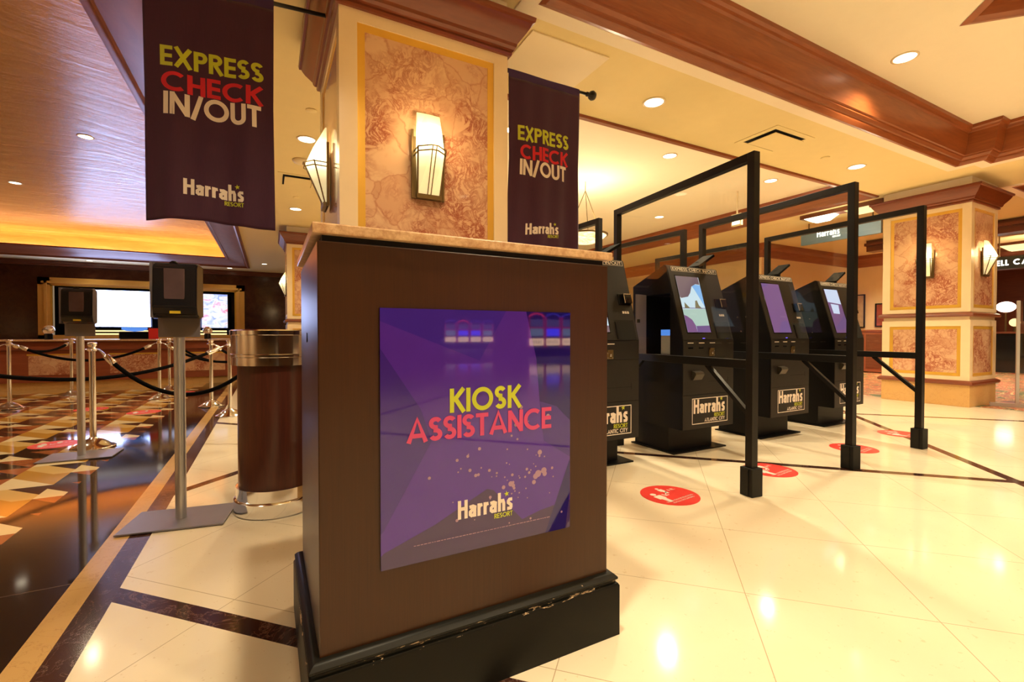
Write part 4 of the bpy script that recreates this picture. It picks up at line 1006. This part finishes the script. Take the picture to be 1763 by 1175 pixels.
for k, (x, y, lb) in dict(
        a=(-3.084, 8.62, 'chrome rope post at the far left of the lobby'),
        b=(-2.83, 9.94, 'chrome rope post seen just left of the farther sanitizer stand'),
        c=(-1.375, 5.31, 'chrome rope post standing right behind the farther sanitizer stand'),
        d=(-1.487, 8.78, 'chrome rope post left of the nearer sanitizer pole, front one of the close pair'),
        e=(-1.561, 10.06, 'chrome rope post left of the nearer sanitizer pole, rear one of the close pair'),
        f=(-.709, 7.60, 'chrome rope post between the nearer sanitizer stand and the bin'),
        g=(-.427, 6.62, 'chrome rope post partly hidden by the litter bin')).items():
    S[k] = stanchion(x, y, lb)
S['h'] = stanchion(.05, 5.0, 'chrome rope post hidden behind the litter bin')
S['i'] = stanchion(.22, 9.1, 'chrome rope post hidden behind the podium side')
S['k'] = stanchion(-4.6, 8.2, 'chrome rope post outside the left edge, farther back')
S['j'] = stanchion(-2.62, 5.2, 'chrome rope post just outside the left edge')
def rope(p, q, sag, label):
    p, q = Vector(p), Vector(q); d = (q-p); t = thing('barrier_rope', label, 'rope', (p.x, p.y, 0), 0, 'black velvet ropes')
    u = Vector((d.x, d.y, 0)).normalized(); o = Vector((p.x, p.y, 0))
    a = p + u*.05; b = q - u*.05; pts = []; n = 28
    for i in range(n+1):
        s = i/n; k = a.lerp(b, s); k.z -= 4*sag*s*(1-s); pts.append(k - o)
    bm = bmesh.new(); tube(bm, pts[2:-2], .0185, 12); link('rope', bm, 'rope_velvet', t, smooth=True)
    for P in (pts[0:4], pts[::-1][0:4]):
        L = P[0].lerp(P[1], 0); bm = bmesh.new(); tube(bm, [P[0], P[0].lerp(P[2], .45), P[0].lerp(P[2], .5), P[2], P[2].lerp(P[3], .35)], [.006, .012, .024, .027, .026], 12); link('snap_end', bm, 'chrome', t, smooth=True)
rope(S['j'], S['g'], .30, 'long black rope sagging across the foreground of the lobby')
rope(S['c'], S['h'], .42, 'black rope sagging from the post behind the farther sanitizer stand towards the bin')
rope(S['a'], S['d'], .24, 'black rope between the far left post and the close pair of posts')
rope(S['a'], S['b'], .12, 'short black rope at the far left post, running back')
rope(S['e'], S['i'], .36, 'black rope running right from the rear post of the close pair')
rope(S['d'], S['i'], .32, 'black rope running right from the front post of the close pair')
rope(S['f'], S['i'], .25, 'short black rope dropping right from the post between stand and bin')
rope(S['a'], S['k'], .25, 'black rope leaving the far left post towards the left edge')

# ================================================================ RECEPTION
t = thing('reception_desk', 'long mahogany reception desk with stone inset panels below the bright screens', 'desk', (-4.0, 11.2, 0))
bm = bmesh.new(); box(bm, -8, 3.9, 0, .6, .14, .86); link('carcass', bm, 'panel_wood', t)
bm = bmesh.new(); box(bm, -8, 3.9, .04, .56, 0, .14); link('plinth', bm, 'gold_marble', t)
bm = bmesh.new(); box(bm, -8.05, 3.95, -.06, .7, .875, .905, bev=.006); link('counter_top', bm, 'counter_stone', t)
bm = bmesh.new(); box(bm, -8, 3.9, -.03, 0, .70, .72); box(bm, -8, 3.9, -.04, .0, .84, .875); link('moulding', bm, 'mahogany_dark', t)
for k in range(10):
    x = -7.6 + 1.12*k
    if x > 3.2: break
    bm = bmesh.new(); box(bm, x, x+.72, -.008, 0, .27, .62); link('stone_inset', bm, 'breccia_marble', t)
    bm = bmesh.new(); box(bm, x-.02, x+.74, -.012, 0, .62, .645); link('inset_ledge', bm, 'gold_paint', t)
fr = thing('screen_surround', 'gilded rectangular frame around the dark screen recess behind reception', 'frame', ((FX0+FX1)/2, 18.195, 1.7))
bm = bmesh.new(); w = (FX1-FX0)/2
for x0, x1, z0, z1 in ((-w-.26, w+.24, .75, .96), (-w-.26, w+.24, -.92, -.72), (-w-.26, -w, -.92, .96), (w, w+.24, -.92, .96)):
    box(bm, x0, x1, -.06, 0, z0, z1)
for x0, x1, z0, z1 in ((-w-.18, w+.16, .79, .85), (-w-.12, -w-.06, -.8, .85), (w+.06, w+.10, -.8, .85)): box(bm, x0, x1, -.09, -.06, z0, z1)
link('outer_moulding', bm, 'gold_frame', fr)
bm = bmesh.new()
for x0, x1, z0, z1 in ((-w, w, .72, .75), (-w, -w+.05, -.72, .75), (w-.05, w, -.72, .75)): box(bm, x0, x1, -.05, -.001, z0, z1)
link('inner_moulding', bm, 'gold_paint', fr)
def led(name, x0, x1, z0, z1, y, mat, label, blend=True):
    t = thing(name, label, 'screen', ((x0+x1)/2, y, z0)); w = (x1-x0)/2
    link('display', B(-w, w, -.004, 0, 0, z1-z0), mat, t); link('housing', B(-w-.03, w+.03, 0, .08, -.03, z1-z0+.03), 'gloss_black', t)
led('video_screen', -5.24, -3.27, 1.235, 2.335, 18.10, 'led_white', 'large glowing white screen on the left of the reception wall')
led('video_screen', -3.17, -2.0, 1.52, 2.32, 18.12, 'led_picture', 'middle screen mostly hidden behind the nearer sanitizer dispenser')
led('video_screen', -1.93, -1.21, 1.215, 2.325, 18.10, 'led_picture', 'right hand reception screen with pink and blue picture')
l = bpy.data.lights.new('screen_light', 'AREA'); l.shape = 'RECTANGLE'; l.size = 3.9; l.size_y = 1.1; l.energy = 60; l.color = (.42, .50, 1.0)
o = bpy.data.objects.new('screen_light', l); col.objects.link(o); o.location = (-3.25, 18.05, 1.78); o.rotation_euler = (R(90), 0, 0)
for x0, x1, lb in ((-3.9, -2.62, 'left'), (-2.9+.6, -1.9, 'middle'), (-1.75, -1.0, 'right')):
    t = thing('light_shelf', 'glowing amber shelf slats under the %s screen' % lb, 'shelf', ((x0+x1)/2*1.28+.1, 18.22, .981)); w = (x1-x0)/2*1.1
    link('backing', B(-w, w, .042, .07, 0, .17), 'gloss_black', t)
    for z in (.005, .10): link('glowing_slat', B(-w, w, 0, .042, z, z+.045), 'glow_warm', t)
for x, lb in ((-3.56, 'left'), (-1.12, 'right')):
    t = thing('desk_lamp', 'small round globe lamp on the reception desk, %s one' % lb, 'lamp', (x, 11.42, .905))
    bm = bmesh.new(); cyl(bm, .06, 0, .10, 0, 0, 16); link('stand', bm, 'gloss_black', t)
    bm = bmesh.new(); bmesh.ops.create_uvsphere(bm, u_segments=20, v_segments=12, radius=.085); o = link('globe', bm, 'chrome', t, smooth=True); o.location = (0, 0, .17)
tag(link('sign_holder', B(-2.09, -1.93, 11.36, 11.38, .906, 1.12), 'red_card'), 'small red sign card standing on the reception desk', 'sign')
tag(link('sign_holder', B(-4.5, -4.22, 11.36, 11.38, .906, 1.14), 'pink_card'), 'pinkish sign card on the desk at the left edge', 'sign')
t = thing('desk_monitor', 'dark curved desk terminal with blue glow on the reception desk', 'monitor', (-2.33, 11.45, .905))
bm = bmesh.new(); box(bm, -.24, .24, 0, .10, 0, .15, bev=.02); link('casing', bm, 'gloss_black', t)
bm = bmesh.new(); prism(bm, [(-.2, .19), (-.12, .16), (0, .15), (.12, .16), (.2, .19), (.2, .23), (-.2, .23)], lambda p: (p[0], .02, p[1]), lambda p: (p[0], .05, p[1])); link('blue_display', bm, 'blue_glow', t)

# ================================================================ RIGHT HAND BACKGROUND
def hang_sign(x, y, y2, z0, z1, mat, txt, sz, label, lz, sub=None, ty=None):
    t = thing('hanging_sign', label, 'sign', (x, (y+y2)/2, z0)); w = abs(y2-y)/2
    link('board', B(-.03, .03, -w, w, 0, z1-z0), mat, t)
    bm = bmesh.new(); f = lambda a, c: (-.033, ty - (y+y2)/2 - a if ty else w - a, c)
    if txt == 'logo':
        text(bm, 'Harra', 0, lz, sz, f, .17, .065, g=logo_glyph); tw = text_w('Harra', sz, .17, .065, logo_glyph)+.065*sz
        text(bm, 'h', tw, lz, sz, f, .17, .06, g=logo_glyph); text(bm, 's', tw + sz*.56, lz, sz, f, .17, .06, g=logo_glyph); text(bm, 'RESORT', tw-.1*sz, lz-sz*.42, sz*.28, f, .2, .05)
    else: text(bm, txt, 0, lz, sz, f, .22, .12)
    link('lettering', bm, 'sign_white', t, recalc=False)
    for s in (-.8, .8):
        bm = bmesh.new(); cyl(bm, .012, z1-z0, 3.149-z0, 0, s*w, 8); link('hanger', bm, 'bronze', t)
hang_sign(9.3, 4.04, 5.38, 2.74, 3.04, 'sign_teal', 'logo', .12, 'grey blue hanging sign with glowing white wordmark beyond the black frames', .11, ty=5.08)
hang_sign(14.0, 2.6, 4.06, 2.40, 2.665, 'sign_dark', 'BELL CAPTAIN', .12, 'dark hanging bell captain sign at the far right edge', .075, ty=4.04)
t = thing('ceiling_lantern', 'long ceiling lantern with glowing glass ends above the grey blue sign', 'ceiling light', (8.66, 4.33, ZC))
link('canopy', B(-.10, .10, -.62, .66, -.07, -.001), 'mahogany_dark', t)
for y0, y1 in ((.10, .60), (-.55, -.05)):
    bm = bmesh.new(); prism(bm, [(y0, -.07), (y1, -.07), (y1-.14, -.15), (y0+.14, -.15)], lambda p: (-.08, *p), lambda p: (.08, *p)); link('glass', bm, 'lamp_white' if y0 > 0 else 'glow_warm', t)
point('lamp', (0, 0, -.30), 10, WARM, .15, t)
t = thing('ceiling_lantern', 'glowing ceiling lantern above the bell captain sign', 'ceiling light', (14.2, 3.3, 2.86))
link('canopy', B(-.12, .12, -.9, .7, .06, .12), 'mahogany_dark', t)
for y0, y1 in ((.05, .65), (-.75, -.15)):
    bm = bmesh.new(); prism(bm, [(y0, .06), (y1, .06), (y1-.15, -.06), (y0+.15, -.06)], lambda p: (-.10, *p), lambda p: (.10, *p)); link('glass', bm, 'glow_warm', t)
link('hanger', B(-.02, .02, -.02, .02, .12, .28), 'bronze', t)
point('lamp', (0, 0, -.3), 110, WARM, .15, t)
t = thing('panel_reflection', 'small square glow standing in for a reflection in the first clear screen', 'light', (7.107, 5.2, 2.86))  # glowing box added where the clear panel shows a reflection
link('housing', B(-.03, .03, -.09, .09, 0, .2), 'vent_white', t); link('face', B(-.033, -.03, -.07, .07, .02, .18), 'lamp_white', t); link('stem', B(-.01, .01, -.01, .01, .2, .599), 'vent_white', t)
for y0, y1, z0, z1, mat, lb in ((6.66, 6.93, 1.18, 2.10, 'picture_art', 'framed pale picture on the tan wall beyond the farthest kiosk'), (6.10, 6.42, 1.20, 1.83, 'poster_art', 'framed red poster on the tan wall beside the far pillar')):
    t = thing('framed_picture', lb, 'picture', (14.49, (y0+y1)/2, z0)); w = (y1-y0)/2; h = z1-z0
    bm = bmesh.new(); sweep(bm, rect(-w, w, 0, h), [(0, 0), (0, .03), (-.03, .03), (-.03, .01)])
    for v in bm.verts: v.co = Vector((-v.co.z, v.co.x, v.co.y))
    link('frame', bm, 'kiosk_side', t); link('print', B(-.012, -.001, -w+.028, w-.028, .028, h-.028), mat, t)
t = thing('wall_cabinet', 'dark red wooden cabinet against the tan wall behind the farthest kiosk', 'cabinet', (14.2, 6.4, 0))
link('body', B(-.3, .29, -.55, .54, .02, 1.08), 'panel_wood', t); link('top', B(-.33, .29, -.58, .54, 1.08, 1.12), 'mahogany_crown', t)
for s in (-.52, .02): link('door', B(-.315, -.3, s, s+.48, .12, 1.0), 'mahogany_dark', t)
# clear guard with steel frame beside the far pillar
t = thing('glass_guard', 'steel framed clear guard standing right of the far pillar', 'screen', (9.05, 2.35, 0), R(-63))
bm = bmesh.new(); box(bm, 0, .032, -.02, .02, .05, 1.46); link('post', bm, 'brushed_steel', t); link('post', B(1.2, 1.24, -.02, .02, .05, 1.46), 'brushed_steel', t)
link('bottom_rail', B(-.25, 1.4, -.02, .02, 0, .05), 'brushed_steel', t)
link('clear_panel', B(.035, 1.2, -.003, .003, .05, 1.45), 'clear_acrylic', t)
link('notice', B(.06, 1.0, -.012, -.004, 1.18, 1.45), 'kiosk_side', t)
# lounge furniture silhouettes
t = thing('lounge_bar', 'dark lounge bar counter far away right of the pillar', 'bar', (17.4, 5.0, 0))
link('front', B(-.3, .3, -2.4, 1.6, 0, 1.02), 'gloss_black', t); link('top', B(-.36, .36, -2.45, 1.65, 1.02, 1.07), 'mahogany_dark', t)
t = thing('globe_lamp', 'bright pinkish globe lamp in the dark lounge right of the far pillar', 'lamp', (17.4, 4.72, 1.07))
bm = bmesh.new(); cyl(bm, .02, 0, .52, 0, 0, 10); link('stem', bm, 'bronze', t)
bm = bmesh.new(); bmesh.ops.create_uvsphere(bm, u_segments=20, v_segments=12, radius=.19); o = link('globe', bm, 'lamp_globe', t, smooth=True); o.location = (0, 0, .66); o.scale = (1, 1, .75)
t = thing('globe_lamp', 'small dim yellow lamp below the bright globe lamp', 'lamp', (19.5, 5.1, 0))
bm = bmesh.new(); cyl(bm, .03, 0, 1.25, 0, 0, 10); link('stem', bm, 'bronze', t)
bm = bmesh.new(); bmesh.ops.create_uvsphere(bm, u_segments=16, v_segments=10, radius=.12); o = link('globe', bm, 'glow_warm', t, smooth=True); o.location = (0, 0, 1.35)
t = thing('red_lamp', 'small red glowing lamp on the lounge wall', 'lamp', (19.85, 4.72, 1.45))
bm = bmesh.new(); bmesh.ops.create_uvsphere(bm, u_segments=16, v_segments=10, radius=.10); o = link('globe', bm, 'red_glow', t, smooth=True); link('bracket', B(.0, .149, -.02, .02, -.02, .02), 'bronze', t)

# ================================================================ SLOT MACHINES (they show as reflections in the podium sign)
def slot(x, y, label, s=1.0):
    t = thing('slot_machine', label, 'slot machine', (x, y, 0), 0, 'slot machines reflected in the podium sign')
    w = .40
    bm = bmesh.new(); box(bm, -w, w, -.7, 0, .0, 1.82, bev=.02); link('cabinet', bm, 'slot_red', t)
    bm = bmesh.new(); box(bm, -w+.05, w-.05, 0, .012, 1.35, 1.68); link('top_screen', bm, 'slot_dim', t)
    bm = bmesh.new(); box(bm, -w+.05, w-.05, 0, .012, .92, 1.26); link('reel_screen', bm, s, t)
    bm = bmesh.new(); box(bm, -w+.04, w-.04, 0, .012, .50, .80); g = link('belly_glass', bm, 'amber_glass', t)
    bm = bmesh.new()
    for k in range(5): box(bm, -w+.12+k*.12, -w+.17+k*.12, .012, .014, .56, .74)
    link('belly_print', bm, 'slot_red', g)
    bm = bmesh.new(); tube(bm, [(-w, .01, 1.80), (-w*.6, .01, 1.90), (0, .01, 1.95), (w*.6, .01, 1.90), (w, .01, 1.80)], .022, 8); link('crest_light', bm, 'red_glow' if int(abs(x)*10) % 2 else 'blue_deep', t)
    bm = bmesh.new(); box(bm, -w, -w+.03, 0, .02, .4, 1.8); box(bm, w-.03, w, 0, .02, .4, 1.8); box(bm, -w, w, 0, .02, 1.29, 1.32); link('edge_light', bm, 'slot_edge', t)
emis('slot_edge', (1, .02, .06), 3); emis('slot_dim', (.35, .25, .55), 1.2)
emis('slot_blue', (.05, .04, .9), 9); emis('slot_grey', (.35, .45, .6), 2.5)
for k, (x, y, m, lb) in enumerate(((10.85, -27, 'slot_grey', 'first of the far row of four'), (11.77, -27, 'slot_blue', 'second of the far row of four'), (12.69, -27, 'slot_blue', 'third of the far row of four'), (13.61, -27, 'slot_grey', 'last of the far row of four'),
        (10.72, -15.5, 'slot_grey', 'first of the nearer row of three'), (11.60, -15.5, 'slot_blue', 'middle of the nearer row of three'), (12.48, -15.5, 'slot_grey', 'last of the nearer row of three'))):
    slot(x, y, 'red slot machine mirrored in the podium sign, ' + lb, m)
